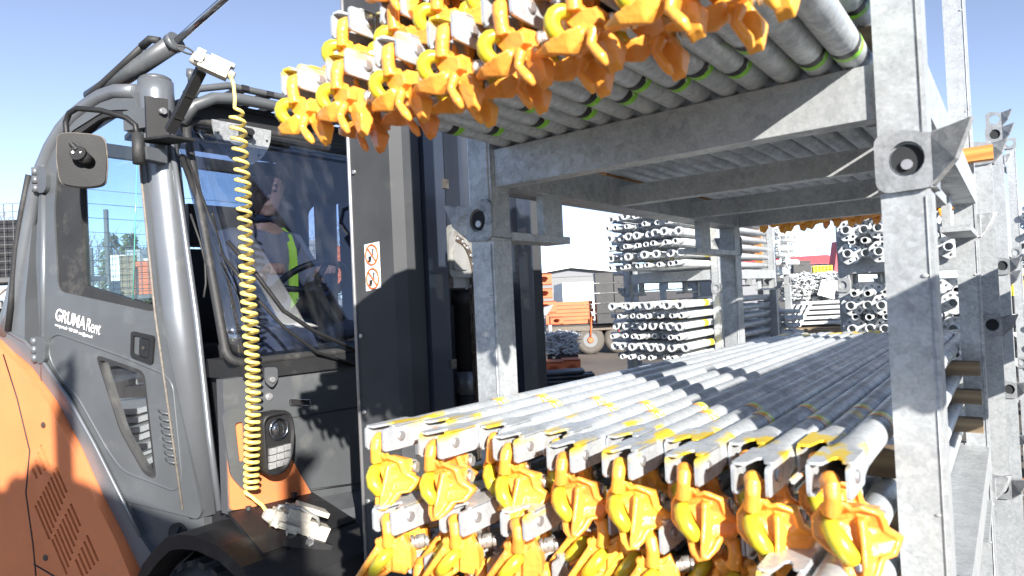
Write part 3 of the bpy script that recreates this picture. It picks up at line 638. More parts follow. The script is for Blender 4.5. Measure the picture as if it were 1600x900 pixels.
fp('rear_pillar', SM().loft([[(-.728+.0, .02, .70), (-.79, .02, .56), (-.79, .09, .56), (-.728, .09, .70)], [(-.80, .0, .42), (-.865, .0, .38), (-.865, .10, .38), (-.80, .10, .42)], [(-.85, -.01, .08), (-.985, -.01, .05), (-.985, .12, .05), (-.85, .12, .08)], [(-.862, -.01, -.09), (-1.03, -.01, -.02), (-1.03, .12, -.02), (-.862, .12, -.09)]], smooth=False), 'paint_pillar')
for z, x in ((.45, -.825), (.28, -.876), (.18, -.900)): fp('hose_clip', SM().box(x-.03, x+.012, -.012, .03, z-.012, z+.014, .004), 'plastic')
fp('rear_hose', SM().tube([(-.79, -.02, .56), (-.835, -.022, .42), (-.875, -.022, .28), (-.91, -.02, .10), (-.94, -.02, -.04)], .011, 10), 'rubber')
# grey sill that sweeps down in front of the engine cover
top_s = [(-1.06, .0), (-.862, -.085), (-.781, -.150), (-.64, -.295), (-.515, -.465), (-.40, -.64), (-.30, -.79), (-.20, -.90)]
bot_s = [(-.29, -.925), (-.37, -.80), (-.475, -.645), (-.575, -.475), (-.69, -.315), (-.82, -.185), (-.90, -.135), (-1.06, -.06)]
fp('sill_panel', SM().plate(top_s+bot_s, -.012, .05, bev=.004), 'paint_pillar')
fp('sill_panel', SM().plate([(-.41, -.665), (-.02, -.715), (-.02, -.80), (-.18, -.93), (-.30, -.93)], .012, .05), 'paint_grey')
fp('sill_rim', SM().tube([(x+.012, -.013, z) for x, z in [(-1.06, .0), (-.862, -.085), (-.781, -.152), (-.64, -.30), (-.515, -.47), (-.40, -.645), (-.30, -.795)]], .007, 8), 'paint_pillar')
fp('step_lamp', SM().tube([(-.135, .013, -.785), (-.135, .004, -.785)], .042, 20), 'plastic')
fp('step_lamp', SM().tube([(-.135, .0045, -.785), (-.135, .001, -.785)], .030, 16).tube([(-.15, -.001, -.82), (-.12, -.001, -.75)], .006, 8), 'rubber')
# orange engine cover with slotted vents
cov = [(-1.25, .02), (-.989, -.075), (-.90, -.14), (-.82, -.19), (-.69, -.322), (-.575, -.482), (-.475, -.652), (-.37, -.807), (-.30, -.94), (-.30, -1.25), (-1.6, -1.25), (-1.6, .0)]
slots = []
def slot(x, z, ln, dx=.075):
    """a slanted slot: runs down and forwards"""
    w = .0095; ln *= 1.22; e = (ln*.50, -ln*.86)
    return [(x, z), (x+w*1.2, z+w*.4), (x+w*1.2+e[0], z+w*.4+e[1]), (x+e[0], z+e[1])]
rows = [  # start points and lengths, four blocks of slots
    [(-.748-.0155*k, -.478-.030*k, .075-.013*k) for k in range(4)],
    [(-.668-.0150*k, -.560-.0185*k, .085+.004*k) for k in range(9)],
    [(-.598-.0150*k, -.690-.0200*k, .075+.006*k) for k in range(8)],
    [(-.520-.0155*k, -.800-.0235*k, .085-.006*k) for k in range(5)]]
for r in rows:
    for x, z, ln in r: slots.append(slot(x, z, ln))
cover = fp('engine_cover', SM().plate(cov, -.045, -.034, holes=[s_[::-1] for s_ in slots], bev=.0015), 'paint_orange')
fp('cover_body', SM().plate(cov, -.0335, .30, bev=.003), 'paint_orange', cover)
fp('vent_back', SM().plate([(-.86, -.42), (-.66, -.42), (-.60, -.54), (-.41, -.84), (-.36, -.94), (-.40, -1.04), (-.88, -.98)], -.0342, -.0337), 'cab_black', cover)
fp('panel_seam', SM().tube([(-.93, -.0455, -.13), (-.86, -.0455, -.30), (-.80, -.0455, -.50), (-.83, -.0455, -.66), (-.80, -.0455, -.86), (-.78, -.0455, -1.1)], .003, 6), 'cab_black', cover)
fp('panel_seam', SM().tube([(-.80, -.0455, -.93), (-.55, -.0455, -1.01), (-.35, -.0455, -1.06)], .003, 6), 'cab_black', cover)
for x, z in ((-.72, -.40), (-.735, -.90)): fp('bolt', SM().tube([(x, -.048, z), (x, -.044, z)], .012, 12), 'grease', cover)
body = fp('chassis', MB().box(-4.1, -2.75, 1.25, 2.15, -1.28, -.15, .03, 2).box(-2.8, -2.35, 1.35, 2.03, -1.25, -.75, .02), 'cab_black')
fp('counterweight', MB().box(-4.7, -4.0, 1.12, 2.26, -1.25, .02, .12, 3), 'paint_orange')
# --- front fascia
fas = [(1.10, -.225), (1.10, -.665), (2.28, -.80), (2.28, -.225)]
fascia = fp('front_panel', MB().plate(fas, -2.10, -2.06, 'YZ', bev=.003), 'paint_grey')
fp('orange_panel', MB().plate(rp([(1.105, -.36), (1.105, -.652), (1.42, -.695), (1.392, -.640), (1.325, -.513), (1.24, -.45), (1.16, -.345)], .012, 3), -2.06, -2.052, 'YZ', bev=.001), 'paint_orange')
fp('panel_seam', MB().tube([(-2.0592, 1.34, -.392), (-2.0592, 1.62, -.402), (-2.0592, 2.25, -.43)], .0025, 6), 'cab_black', fascia)
fp('panel_seam', MB().tube([(-2.0592, 1.40, -.665), (-2.0592, 1.64, -.70)], .004, 6), 'cab_black', fascia)
fp('cowl', MB().hexa([(-2.30, 1.17, -.235), (-2.045, 1.17, -.235), (-2.045, 2.26, -.25), (-2.30, 2.26, -.25), (-2.30, 1.17, -.17), (-2.085, 1.17, -.175), (-2.085, 2.26, -.17), (-2.30, 2.26, -.165)], .008, 2), 'plastic')
bd = fp('badge', MB().plate(rp([(1.342, -.326), (1.424, -.338), (1.424, -.362), (1.342, -.348)], .004, 2), -2.060, -2.053, 'YZ', bev=.001), 'label_black')
fp('badge_rim', MB().tube([(-2.0525, y, z) for y, z in ((1.343, -.327), (1.423, -.339), (1.423, -.361), (1.343, -.347))], .0015, 6, closed=True), 'chrome', bd)
hk = fp('hook', MB().plate(rp([(1.238, -.20), (1.286, -.205), (1.286, -.25), (1.262, -.275), (1.238, -.25)], .012, 4), -2.044, -2.036, 'YZ', bev=.002), 'paint_grey', fascia)
fp('screw', MB().tube([(-2.037, 1.262, -.245), (-2.028, 1.262, -.245)], .010, 8), 'rivet', hk)
for y, z in ((1.262, -.305), (1.318, -.555)): fp('screw', MB().tube([(-2.062, y, z), (-2.054, y, z)], .013, 16).tube([(-2.054, y, z), (-2.049, y, z)], .008, 6), 'rivet', fascia)
# headlight
hl_b = rp([(1.083, -.345), (1.100, -.322), (1.150, -.318), (1.190, -.350), (1.195, -.60), (1.150, -.60), (1.105, -.54)], .02, 4)
fp('lamp_bracket', MB().plate(hl_b, -2.048, -2.040, 'YZ', holes=[rp([(1.125, -.37), (1.155, -.37), (1.155, -.50), (1.135, -.50)], .012, 3)[::-1]], bev=.001), 'paint_grey')
def lampsec(x, f, cy=1.228, cz=-.452):
    P = rp([(1.172, -.345), (1.275, -.343), (1.292, -.40), (1.283, -.50), (1.245, -.557), (1.178, -.548)], .035, 5)
    return [(x, cy+(p[0]-cy)*f, cz+(p[1]-cz)*f) for p in P]
hl = fp('headlight', MB().loft([lampsec(-2.05, .7), lampsec(-2.02, .98), lampsec(-1.965, 1.0), lampsec(-1.952, .97), lampsec(-1.952, .90), lampsec(-1.965, .86)]), 'plastic')
fp('main_lens', MB().ball((-1.972, 1.232, -.402), .022, .030, .030), 'lens', hl)
fp('lens_ring', MB().tube([(-1.957, 1.232+.033*cos(a), -.402+.033*sin(a)) for a in [2*pi*k/24 for k in range(24)]], .004, 8, closed=True), 'chrome', hl)
fp('reflector', MB().ball((-1.985, 1.232, -.402), .018, .027, .027), 'rubber', hl)
for r in range(3):
    for c in range(3):
        fp('led_unit', MB().box(-1.972, -1.957, 1.196+c*.0275-r*.002, 1.220+c*.0275-r*.002, -.481-.0235*r+c*.001, -.461-.0235*r+c*.001, .004, 2), 'led', hl)
# --- windscreen
def ws(y, t):                     # a point of the raked screen: y across, t from foot 0 to head 1
    return (-2.085-.30*t-.05*t*t, y, -.18+.93*t)
ring_o = [ws(y, t)[1:] for y, t in ()]
rim = []
for y, t in rp([(1.13, .0), (2.24, .0), (2.22, 1.0), (1.185, .97)], .07, 6): rim.append(ws(y, t))
scr = fp('windscreen', MB().loft([[ws(1.14+(2.23-1.14)*k/10, .01+.98*j/8) for k in range(11)]+[tuple(Vector(ws(1.14+(2.23-1.14)*k/10, .01+.98*j/8))+Vector((-.005, 0, 0))) for k in range(10, -1, -1)] for j in range(9)], caps=True, smooth=True), 'wsglass')
fp('screen_rubber', MB().tube(rim, .015, 10, closed=True), 'rubber', scr)
# roof with front rail, grille bars and visor
roof = fp('roof', MB().loft([[(-2.40, 1.20, .795), (-2.40, 2.2, .795), (-2.40, 2.2, .81), (-2.40, 1.20, .81)], [(-2.72, 1.20, .81), (-2.72, 2.25, .81), (-2.72, 2.25, .83), (-2.72, 1.20, .83)], [(-2.93, 1.18, .735), (-2.93, 2.3, .735), (-2.93, 2.3, .755), (-2.93, 1.18, .755)]], smooth=False), 'cab_black')
fp('roof_rail', MB().tube([(-2.40, 1.165, .70), (-2.375, 1.20, .765), (-2.36, 1.27, .805), (-2.35, 1.36, .82), (-2.35, 1.7, .83), (-2.35, 2.05, .82), (-2.37, 2.18, .79), (-2.40, 2.24, .70)], .022, 12), 'paint_grey', roof)
fp('roof_rail', MB().tube([(-2.41, 1.18, .76), (-2.40, 1.23, .84), (-2.40, 1.35, .88), (-2.40, 1.7, .89), (-2.40, 2.15, .87)], .014, 12), 'paint_grey', roof)
for k in range(7): fp('roof_bar', MB().box(-2.9, -2.38, 1.40+.11*k, 1.43+.11*k, .872, .892, .004), 'cab_black', roof)
for x, y in ((-2.42, 1.215), (-2.44, 1.25)): fp('knob', MB().tube([(x, y, .86), (x, y, .885), (x, y, .89), (x, y, .915)], [.011, .011, .016, .014], 12), 'paint_grey', roof)
fp('visor', MB().box(-2.50, -2.42, 1.2, 2.2, .70, .80, .01), 'cab_black', roof)
# half round lamp plate behind the screen
dp_ = fp('wiper_motor_plate', MB().plate([(1.405+.125*cos(a), .735+.155*sin(a)) for a in [pi+pi*k/20 for k in range(21)]], -2.405, -2.398, 'YZ'), 'galv_old')
for a in (200, 235, 270, 305, 340): fp('screw', MB().tube([(-2.398, 1.405+.11*cos(radians(a)), .735+.137*sin(radians(a))), (-2.395, 1.405+.11*cos(radians(a)), .735+.137*sin(radians(a)))], .005, 8), 'rubber', dp_)
fp('wiper_motor', MB().box(-2.40, -2.37, 1.385, 1.43, .68, .72, .006).tube([(-2.37, 1.415, .70), (-2.35, 1.415, .70)], .013, 10), 'plastic')
# wipers
wp = fp('wiper', MB().tube([(-2.34, 1.13, .56), (-2.25, 1.20, .20), (-2.15, 1.27, -.12)], .010, 8).tube([(-2.325, 1.145, .55), (-2.235, 1.215, .20), (-2.135, 1.285, -.12)], .006, 8), 'plastic')
fp('wiper', MB().tube([(-2.15, 1.185, .24), (-2.10, 1.26, .12), (-2.07, 1.34, -.01), (-2.05, 1.45, -.09), (-2.04, 1.70, -.21)], .008, 8), 'plastic')
fp('wiper', MB().tube([(-2.17, 1.17, .20), (-2.11, 1.25, .05), (-2.07, 1.34, -.07), (-2.05, 1.46, -.17), (-2.045, 1.64, -.24)], .006, 8), 'plastic')
fp('cable', MB().tube([(-2.31, 1.14, .35), (-2.29, 1.16, .25), (-2.28, 1.17, .18), (-2.27, 1.165, .10), (-2.26, 1.15, .05)], .004, 6), 'rubber')
# --- interior
cab = fp('cab_floor', MB().box(-3.25, -2.15, 1.16, 2.24, -.80, -.62).box(-2.45, -2.16, 1.2, 2.22, -.62, -.24, .02), 'cab_black')
far_o = rp([(-2.12, -.72), (-2.42, .80), (-3.3, .82), (-3.35, -.72)], .05, 3)
fp('far_door', MB().plate(far_o, 2.24, 2.275, 'XZ', holes=[rp([(-3.22, .55), (-3.12, .60), (-3.12, .0), (-3.24, .03)], .03, 3)[::-1], rp([(-2.96, .57), (-2.90, .58), (-2.90, -.02), (-2.98, .0)], .02, 3)[::-1], rp([(-2.80, .55), (-2.50, .58), (-2.42, -.02), (-2.74, .0)], .03, 3)[::-1]]), 'cab_navy')
fp('rear_frame', MB().plate([(1.0, -.72), (2.24, -.72), (2.24, .80), (1.12, .80), (1.0, .62)], -3.33, -3.29, 'YZ', holes=[rp([(1.03, -.04), (1.97, -.04), (1.97, .74), (1.14, .74), (1.03, .58)], .05, 4)[::-1]]), 'cab_black')
fp('rear_window', MB().plate([(1.02, -.05), (1.98, -.05), (1.98, .75), (1.14, .75), (1.02, .60)], -3.312, -3.308, 'YZ'), 'glass')
for k in range(9): fp('heating_wire', MB().tube([(-3.304, 1.04, .06+k*.065), (-3.304, 1.96, .06+k*.065)], .0014, 4), 'label_black')
fp('seat_back', MB().loft([[(x, y, z) for x, y in rp([(-3.22, 1.42), (-3.08, 1.42), (-3.08, 1.93), (-3.22, 1.93)], .05, 3)] for x_, z in ((0, -.30), (0, .0), (0, .3))][:3], smooth=True).box(-3.20, -3.10, 1.52, 1.83, .32, .52, .03, 2), 'cab_black')
fp('seat_cushion', MB().box(-3.18, -2.62, 1.43, 1.92, -.34, -.22, .04, 3), 'cab_black')
fp('seat_base', MB().box(-3.1, -2.7, 1.5, 1.85, -.62, -.34, .02), 'cab_black')
fp('instrument_box', MB().box(-3.05, -2.75, 1.22, 1.36, -.62, -.10, .03, 2).box(-2.95, -2.70, 1.18, 1.30, -.10, -.04, .01).tube([(-2.72, 1.27, -.05), (-2.70, 1.27, .10)], .012).ball((-2.70, 1.27, .11), .022), 'plastic')
sw = fp('steering_wheel', MB(Matrix.Translation((-2.42, 1.70, .085)) @ Matrix.Rotation(radians(-38), 4, 'Y')).tube([(.165*cos(a), .165*sin(a), 0) for a in [2*pi*k/32 for k in range(32)]], .014, 10, closed=True).tube([(-.155, 0, 0), (0, 0, -.02), (.155, 0, 0)], .013, 8).tube([(0, -.155, 0), (0, 0, -.02), (0, .155, 0)], .013, 8).tube([(0, 0, 0), (0, 0, -.05)], .04, 14), 'plastic')
fp('steering_column', MB().tube([(-2.40, 1.70, .05), (-2.30, 1.71, -.10), (-2.24, 1.72, -.30)], [.045, .05, .06], 14), 'plastic')
fp('sun_blind', MB().box(-2.75, -2.55, 1.75, 2.1, .52, .68, .03, 2), 'cab_black')
# --- mirror on the near side
MR = Matrix.Translation(tuple(S @ Vector((-.352, -.13, .548)))) @ Matrix.Rotation(radians(62), 4, 'Z')
mir_p = [(x*.80, z*.86-.004) for x, z in rp([(-.085, .100), (-.04, .108), (.04, .106), (.085, .096), (.092, 0), (.082, -.095), (.03, -.108), (-.03, -.108), (-.082, -.095), (-.092, 0)], .03, 4)]
mr = fp('wing_mirror', MB(MR).plate(mir_p, -.018, .022, bev=.008), 'shell')
fp('mirror_rim', MB(MR).tube([(p[0], -.006, p[1]) for p in mir_p], .0045, 8, closed=True), 'seal', mr)
fp('mirror_joint', MB(MR).tube([(.02, -.018, -.012), (.0, -.05, .008)], .022, 16).tube([(-.004, -.050, .010), (-.007, -.058, .012)], [.027, .026], 18), 'plastic', mr)
for q in (-.012, .012): fp('screw', MB(MR).tube([(-.007+q, -.059, .012), (-.007+q, -.062, .012)], .004, 8), 'rivet', mr)
c0 = MR @ Vector((-.006, -.052, .02))
fp('mirror_arm', MB().tube([c0, S @ Vector((-.398, -.15, .62)), S @ Vector((-.402, -.15, .68)), S @ Vector((-.385, -.148, .712)), S @ Vector((-.35, -.145, .724)), S @ Vector((-.27, -.12, .712)), S @ Vector((-.19, -.09, .683)), S @ Vector((-.160, -.08, .655)), S @ Vector((-.150, -.08, .60))], .0095, 12), 'plastic', mr)
fp('mirror_clamp', MB().tube([S @ Vector((-.152, -.08, .625)), S @ Vector((-.148, -.08, .52))], [.019, .021], 14), 'rubber', mr)
fp('mirror_foot', SM().box(-.165, -.12, -.07, .01, .535, .58, .005), 'paint_grey', mr)
# pillar clamp with the hose arm
cl = fp('pillar_clamp', SM().box(-.285, -.15, -.022, .10, .665, .735, .006), 'paint_grey')
fp('clamp_plate', MB().hexa([(-2.385, 1.03, .60), (-2.37, 1.10, .60), (-2.37, 1.10, .765), (-2.385, 1.03, .765), (-2.375, 1.03, .60), (-2.36, 1.10, .60), (-2.36, 1.10, .765), (-2.375, 1.03, .765)], .001).hexa([(-2.40, 1.00, .605), (-2.25, 1.05, .60), (-2.25, 1.14, .60), (-2.40, 1.10, .605), (-2.40, 1.00, .613), (-2.25, 1.05, .608), (-2.25, 1.14, .608), (-2.40, 1.10, .613)]), 'plastic', cl)
fp('screw', MB().tube([(-2.362, 1.075, .715), (-2.345, 1.078, .715)], .012, 6), 'rivet', cl)
fp('hose_arm', MB().tube([(-2.27, 1.06, .625), (-2.20, 1.075, .70), (-2.10, 1.09, .80)], .021, 4, smooth=False).tube([(-2.17, 1.08, .728), (-2.165, 1.081, .735)], .023, 4, smooth=False).tube([(-2.23, 1.07, .665), (-2.225, 1.071, .672)], .023, 4, smooth=False), 'plastic', cl)
# coupling heads
KH = Matrix.Translation((-2.04, 1.115, .80)) @ Matrix.Rotation(radians(62), 4, 'Z') @ Matrix.Rotation(radians(22), 4, 'Y')
cp = fp('hose_coupling', MB(KH).box(-.055, .035, -.022, .022, -.026, .020, .007, 2).box(-.03, .045, -.014, .014, .020, .032, .003).tube([(.03, 0, -.004), (.056, 0, -.004)], [.016, .014], 14).tube([(-.055, 0, -.005), (-.078, 0, .0)], .022, 14).box(-.07, -.045, -.028, .028, -.015, .028, .005), 'silver')
fp('coupling_ring', MB(KH).tube([(-.05, -.024, 0), (-.05, -.027, 0)], .010, 12).tube([(-.105+.025*cos(a), .0, .010+.009*sin(a)) for a in [2*pi*k/18 for k in range(18)]], .003, 6, closed=True), 'rubber', cp)
K2 = Matrix.Translation((-1.82, 1.19, -.69)) @ Matrix.Rotation(radians(68), 4, 'Z') @ Matrix.Rotation(radians(28), 4, 'Y')
cp2 = fp('hose_coupling', MB(K2).box(-.085, .055, -.035, .03, -.01, .035, .008, 2).box(-.05, .02, -.045, .04, .03, .055, .004).tube([(-.085, 0, .01), (-.11, 0, .012)], [.024, .014], 12).box(.05, .10, -.028, .028, -.02, .03, .008).tube([(-.02, -.05, -.01), (-.02, -.035, -.01)], .016, 12).box(-.07, .0, -.06, -.035, .0, .012, .003).box(-.02, .08, -.02, .045, .055, .07, .003), 'silver')
fp('coupling_lever', MB(K2).tube([(-.06, -.02, .05), (-.02, -.035, .062), (.04, -.035, .050), (.06, -.03, .03)], .006, 8).tube([(-.075, .0, .015), (-.075, .0, .045), (-.05, .0, .052)], .007, 8), 'cast', cp2)
fp('coupling_rib', MB(K2).box(-.072, -.064, -.037, .032, -.012, .038, .002), 'silver', cp2); fp('coupling_rib', MB(K2).box(-.03, -.022, -.047, .042, .028, .058, .002), 'silver', cp2); fp('coupling_rib', MB(K2).box(.052, .058, -.030, .030, -.022, .032, .002), 'cast', cp2)
fp('cable', MB(K2).tube([(.10, .0, .0), (.12, .0, -.03), (.11, -.01, -.09), (.08, -.01, -.14)], .004, 6), 'rubber', cp2)
fp('coupling_bolt', MB(K2).tube([(.045, -.05, -.02), (.045, -.02, -.02)], .014, 6), 'rivet', cp2)
fp('coupling_cover', MB(K2).box(-.03, .12, -.05, .03, -.05, -.012, .006), 'plastic', cp2)
# coiled hose
P = [(-2.035, 1.135, .795), (-2.015, 1.142, .78), (-2.005, 1.148, .745), (-2.003, 1.150, .70)]
NC = 46; turns = []
z0, z1 = .665, -.595
for i in range(NC*12+1):
    t = i/(NC*12); tt = 1-(1-t)**1.28            # the coils open under their own weight at the top
    z = z0+(z1-z0)*(t**.80*.55+t*.45) if False else z0+(z1-z0)*(1.30*t-.30*t*t)
    a = 2*pi*NC*t-pi/2+.5*sin(9*t)+.3*sin(31*t); r = .0205*min(1, i/8+.3)*(1+.07*sin(17*t)+.05*sin(41*t))
    turns.append((-2.0+r*cos(a)+.008*sin(pi*t), 1.152+r*sin(a)+.014*sin(pi*t)+.003*sin(12*t), z))
tail = [(-1.995, 1.15, -.612), (-1.985, 1.155, -.622), (-1.955, 1.16, -.635), (-1.92, 1.16, -.66), (-1.90, 1.155, -.69)]
fp('coiled_hose', MB().tube(P+turns+tail, .0060, 8), 'hose')
# --- tilt cylinder over the roof
tc_ = fp('tilt_cylinder', SM().tube([(-.66, .15, .885), (-.204, .15, 1.036)], .034, 20).tube([(-.225, .15, 1.029), (-.200, .15, 1.0375)], .038, 20), 'paint_grey')
fp('cylinder_rod', SM().tube([(-.204, .15, 1.036), (.06, .15, 1.165), (.45, .15, 1.36)], .0135, 14), 'chrome', tc_)
fp('pressure_hose', SM().tube([(-.64, .12, .875), (-.568, .12, .915), (-.45, .12, .975), (-.335, .12, 1.035)], [.014, .014, .0135, .013], 10).tube([(-.345, .12, 1.030), (-.30, .12, 1.052), (-.268, .135, 1.045)], .015, 8), 'rubber', tc_)
# --- fenders and wheel
arcs = [(-2.60, -1.10), (-2.52, -.97), (-2.43, -.865), (-2.33, -.79), (-2.24, -.735), (-2.16, -.712), (-2.05, -.695), (-1.90, -.70), (-1.78, -.735), (-1.70, -.80), (-1.66, -.90), (-1.64, -1.10)]
def off(P, d):
    out = []
    for i, p in enumerate(P):
        a = Vector(P[max(i-1, 0)]); b = Vector(P[min(i+1, len(P)-1)]); t = (b-a).normalized(); out.append((p[0]+t.y*d, p[1]-t.x*d))
    return out
inner = off(arcs, .045)
fen = fp('fender', MB().plate(arcs+inner[::-1], .985, 1.40, 'XZ', bev=.004), 'plastic')
fp('fender_flap', MB().hexa([(-2.06, 1.10, -.668), (-1.80, 1.06, -.735), (-1.80, 1.40, -.735), (-2.06, 1.42, -.690), (-2.06, 1.10, -.655), (-1.79, 1.06, -.722), (-1.79, 1.40, -.725), (-2.06, 1.42, -.675)], .004), 'plastic', fen)
for x, y in ((-2.04, 1.16), (-2.035, 1.33)): fp('screw', MB().tube([(x, y, -.672), (x, y, -.652)], .010, 6), 'rubber', fen)
WC = (-2.12, -1.16)
wh = fp('wheel', MB().tube([(WC[0], 1.03, WC[1]), (WC[0], 1.05, WC[1]), (WC[0], 1.28, WC[1]), (WC[0], 1.30, WC[1])], [.27, .335, .335, .27], 40), 'rubber')
for k in range(26):
    a = 2*pi*k/26
    fp('tread_block', MB(Matrix.Translation((WC[0], 0, WC[1])) @ Matrix.Rotation(a, 4, 'Y')).hexa([(-.028, 1.04, .325), (.010, 1.04, .325), (.028, 1.165, .330), (-.010, 1.165, .330), (-.028, 1.04, .345), (.010, 1.04, .345), (.028, 1.165, .352), (-.010, 1.165, .352)], .004), 'rubber', wh)
    fp('tread_block', MB(Matrix.Translation((WC[0], 0, WC[1])) @ Matrix.Rotation(a+.1, 4, 'Y')).hexa([(.010, 1.17, .330), (.028, 1.17, .330), (-.010, 1.29, .325), (-.028, 1.29, .325), (.010, 1.17, .352), (.028, 1.17, .352), (-.010, 1.29, .345), (-.028, 1.29, .345)], .004), 'rubber', wh)
fp('rim', MB().tube([(WC[0], 1.045, WC[1]), (WC[0], 1.025, WC[1])], [.20, .19], 28), 'paint_grey', wh)
fp('step_panel', MB().hexa([(-2.06, 1.38, -.90), (-1.80, 1.38, -.95), (-1.80, 1.75, -1.0), (-2.06, 1.75, -.98), (-2.055, 1.42, -.70), (-1.95, 1.42, -.73), (-1.95, 1.75, -.77), (-2.055, 1.75, -.74)], .006), 'paint_grey')
fp('axle', MB().box(-2.3, -1.85, 1.3, 2.1, -1.30, -1.0, .02), 'navy')
# --- mast: two nested uprights, cylinder, chain
YM = 1.72
def upright(s):
    y = lambda d: YM+s*d
    def bx(x0, x1, a, b, z0, z1, bev=.004): 
        ya, yb = sorted((y(a), y(b))); return MB().box(x0, x1, ya, yb, z0, z1, bev, 2)
    u = fp('mast_upright', MB().plate([(-1.66, y(.385)), (-1.475, y(.385)), (-1.449, y(.355)), (-1.449, y(.285)), (-1.50, y(.285)), (-1.66, y(.30))][::s], -1.25, 1.75, 'XY', bev=.003), 'mast_grey')
    fp('inner_upright', bx(-1.60, -1.435, .19, .278, -1.2, 1.70), 'navy')
    fp('edge_rail', MB().tube([(-1.662, y(.387), -1.2), (-1.662, y(.387), 1.7)], .006, 8), 'rivet', u)
    return u
up1 = upright(-1); upright(1)
for z, y0 in ((-1.2, 1.36), (1.62, 1.36)): fp('mast_crossbar', MB().box(-1.64, -1.56, y0, 2.08, z, z+.12, .01), 'mast_grey')
for z in (.62, .42, -.10, -.34, -.62): fp('bolt', MB().tube([(-1.638, 1.337, z), (-1.638, 1.329, z)], .007, 6), 'rivet', up1)
for z in (.36, -.22, -.5): fp('hose_clamp', MB().box(-1.47, -1.43, 1.52, 1.545, z, z+.03, .003), 'grease')
fp('roller_bracket', MB().box(-1.452, -1.440, 1.365, 1.425, -.46, -.40, .004).tube([(-1.44, 1.395, -.43), (-1.43, 1.395, -.43)], .014, 6), 'rivet')
stk = fp('warning_sticker', MB().plate([(-1.606, .186), (-1.536, .190), (-1.536, .048), (-1.606, .040)], 1.3338, 1.3346, 'XZ'), 'label_white', up1)
for z in (.152, .078):
    cx = -1.571
    fp('ban_ring', MB().tube([(cx+.028*cos(a), 1.3328, z+.031*sin(a)) for a in [2*pi*k/28 for k in range(28)]], .0028, 6, closed=True).tube([(cx-.019, 1.3328, z+.021), (cx+.019, 1.3328, z-.021)], .0026, 6), 'label_red', stk)
    fp('pictogram', MB().box(cx-.016, cx-.003, 1.3322, 1.3334, z-.016, z-.004).box(cx+.003, cx+.008, 1.3322, 1.3334, z-.010, z+.012).ball((cx+.006, 1.333, z+.016), .004, .001, .004).tube([(cx-.014, 1.3326, z-.018), (cx-.006, 1.3326, z-.018)], .004, 6), 'label_black', stk)
fp('gap_backing', MB().box(-1.655, -1.645, 1.52, 1.92, -1.2, .06, .003).box(-1.66, -1.655, 1.54, 1.56, -1.2, .04, .001), 'navy')  # dark panel added to keep the gap behind the lift cylinder dark
lc = fp('lift_cylinder', MB().tube([(-1.53, YM, -1.2), (-1.53, YM, -.02), (-1.53, YM, -.018), (-1.53, YM, .035)], [.048, .048, .056, .056], 22).tube([(-1.53, YM, -.42), (-1.53, YM, -.32)], .053, 22), 'cab_black')
fp('cylinder_collar', MB().tube([(-1.53, YM, -.33), (-1.53, YM, -.25)], .054, 24), 'paint_pillar', lc)
fp('cylinder_head', MB().box(-1.58, -1.48, 1.60, 1.72, .04, .075, .01, 2).plate(rp([(1.575, .075), (1.695, .075), (1.69, .16), (1.66, .215), (1.60, .235), (1.575, .20)], .02, 4), -1.56, -1.47, 'YZ', bev=.008).plate(rp([(1.59, .10), (1.655, .10), (1.65, .16), (1.61, .19), (1.59, .17)], .01, 3), -1.47, -1.462, 'YZ', bev=.003), 'cast')
fp('chain_guard', MB().tube([(-1.50, 1.66+.062*cos(radians(a)), .155+.10*sin(radians(a))) for a in (150, 120, 90, 60, 30, 5)]+[(-1.50, 1.722, .10), (-1.50, 1.722, .02)], .020, 4, smooth=False), 'cast')
ch = fp('lift_chain', MB().tube([(-1.47, 1.645, .19), (-1.47, 1.67, .165), (-1.47, 1.688, .12), (-1.475, 1.692, .0), (-1.48, 1.69, -.5), (-1.48, 1.69, -1.1)], .004, 6), 'grease')
pth = [(1.615, .205), (1.640, .195), (1.662, .175), (1.678, .150), (1.688, .12)]+[(1.692, .09-.034*k) for k in range(30)]
for k in range(len(pth)-1):
    (ya, za), (yb, zb_) = pth[k], pth[k+1]
    w = .006 if k % 2 else .010
    d = Vector((0, yb-ya, zb_-za)).normalized(); n_ = Vector((0, d.z, -d.y))*.0095; A_ = Vector((0, ya, za))-d*.006; Bq = Vector((0, yb, zb_))+d*.006
    for x in (-1.475-w, -1.475+w-.003):
        X = Vector((x, 0, 0)); fp('chain_link', MB().hexa([A_+n_+X, Bq+n_+X, Bq-n_+X, A_-n_+X]+[v+Vector((.003, 0, 0)) for v in (A_+n_+X, Bq+n_+X, Bq-n_+X, A_-n_+X)], .001), 'grease', ch)
    fp('chain_pin', MB().tube([(-1.487, ya, za), (-1.461, ya, za)], .0055, 8), 'rivet', ch)
fp('mast_hose', MB().tube([(-1.60, 1.575, 1.5), (-1.60, 1.575, .20), (-1.60, 1.58, -1.1)], .010, 10).tube([(-1.62, 1.60, 1.5), (-1.62, 1.60, -1.1)], .012, 10), 'rubber')
fp('lift_rod', MB().tube([(-1.56, 1.64, .2), (-1.56, 1.64, 1.6)], .020, 14), 'chrome')
fp('inner_rail', MB().box(-1.60, -1.50, 1.675, 1.725, .22, 1.6, .004), 'navy')
far_m = fp('wing_mirror', MB(Matrix.Translation((-2.02, 2.10, .47)) @ Matrix.Rotation(radians(75), 4, 'Z')).plate(mir_p, -.02, .02, bev=.008), 'plastic')
fp('mirror_arm', MB().tube([(-2.02, 2.10, .50), (-1.99, 2.11, .63), (-2.02, 2.08, .67), (-2.10, 2.06, .68), (-2.25, 2.15, .62)], .010, 10), 'plastic', far_m)
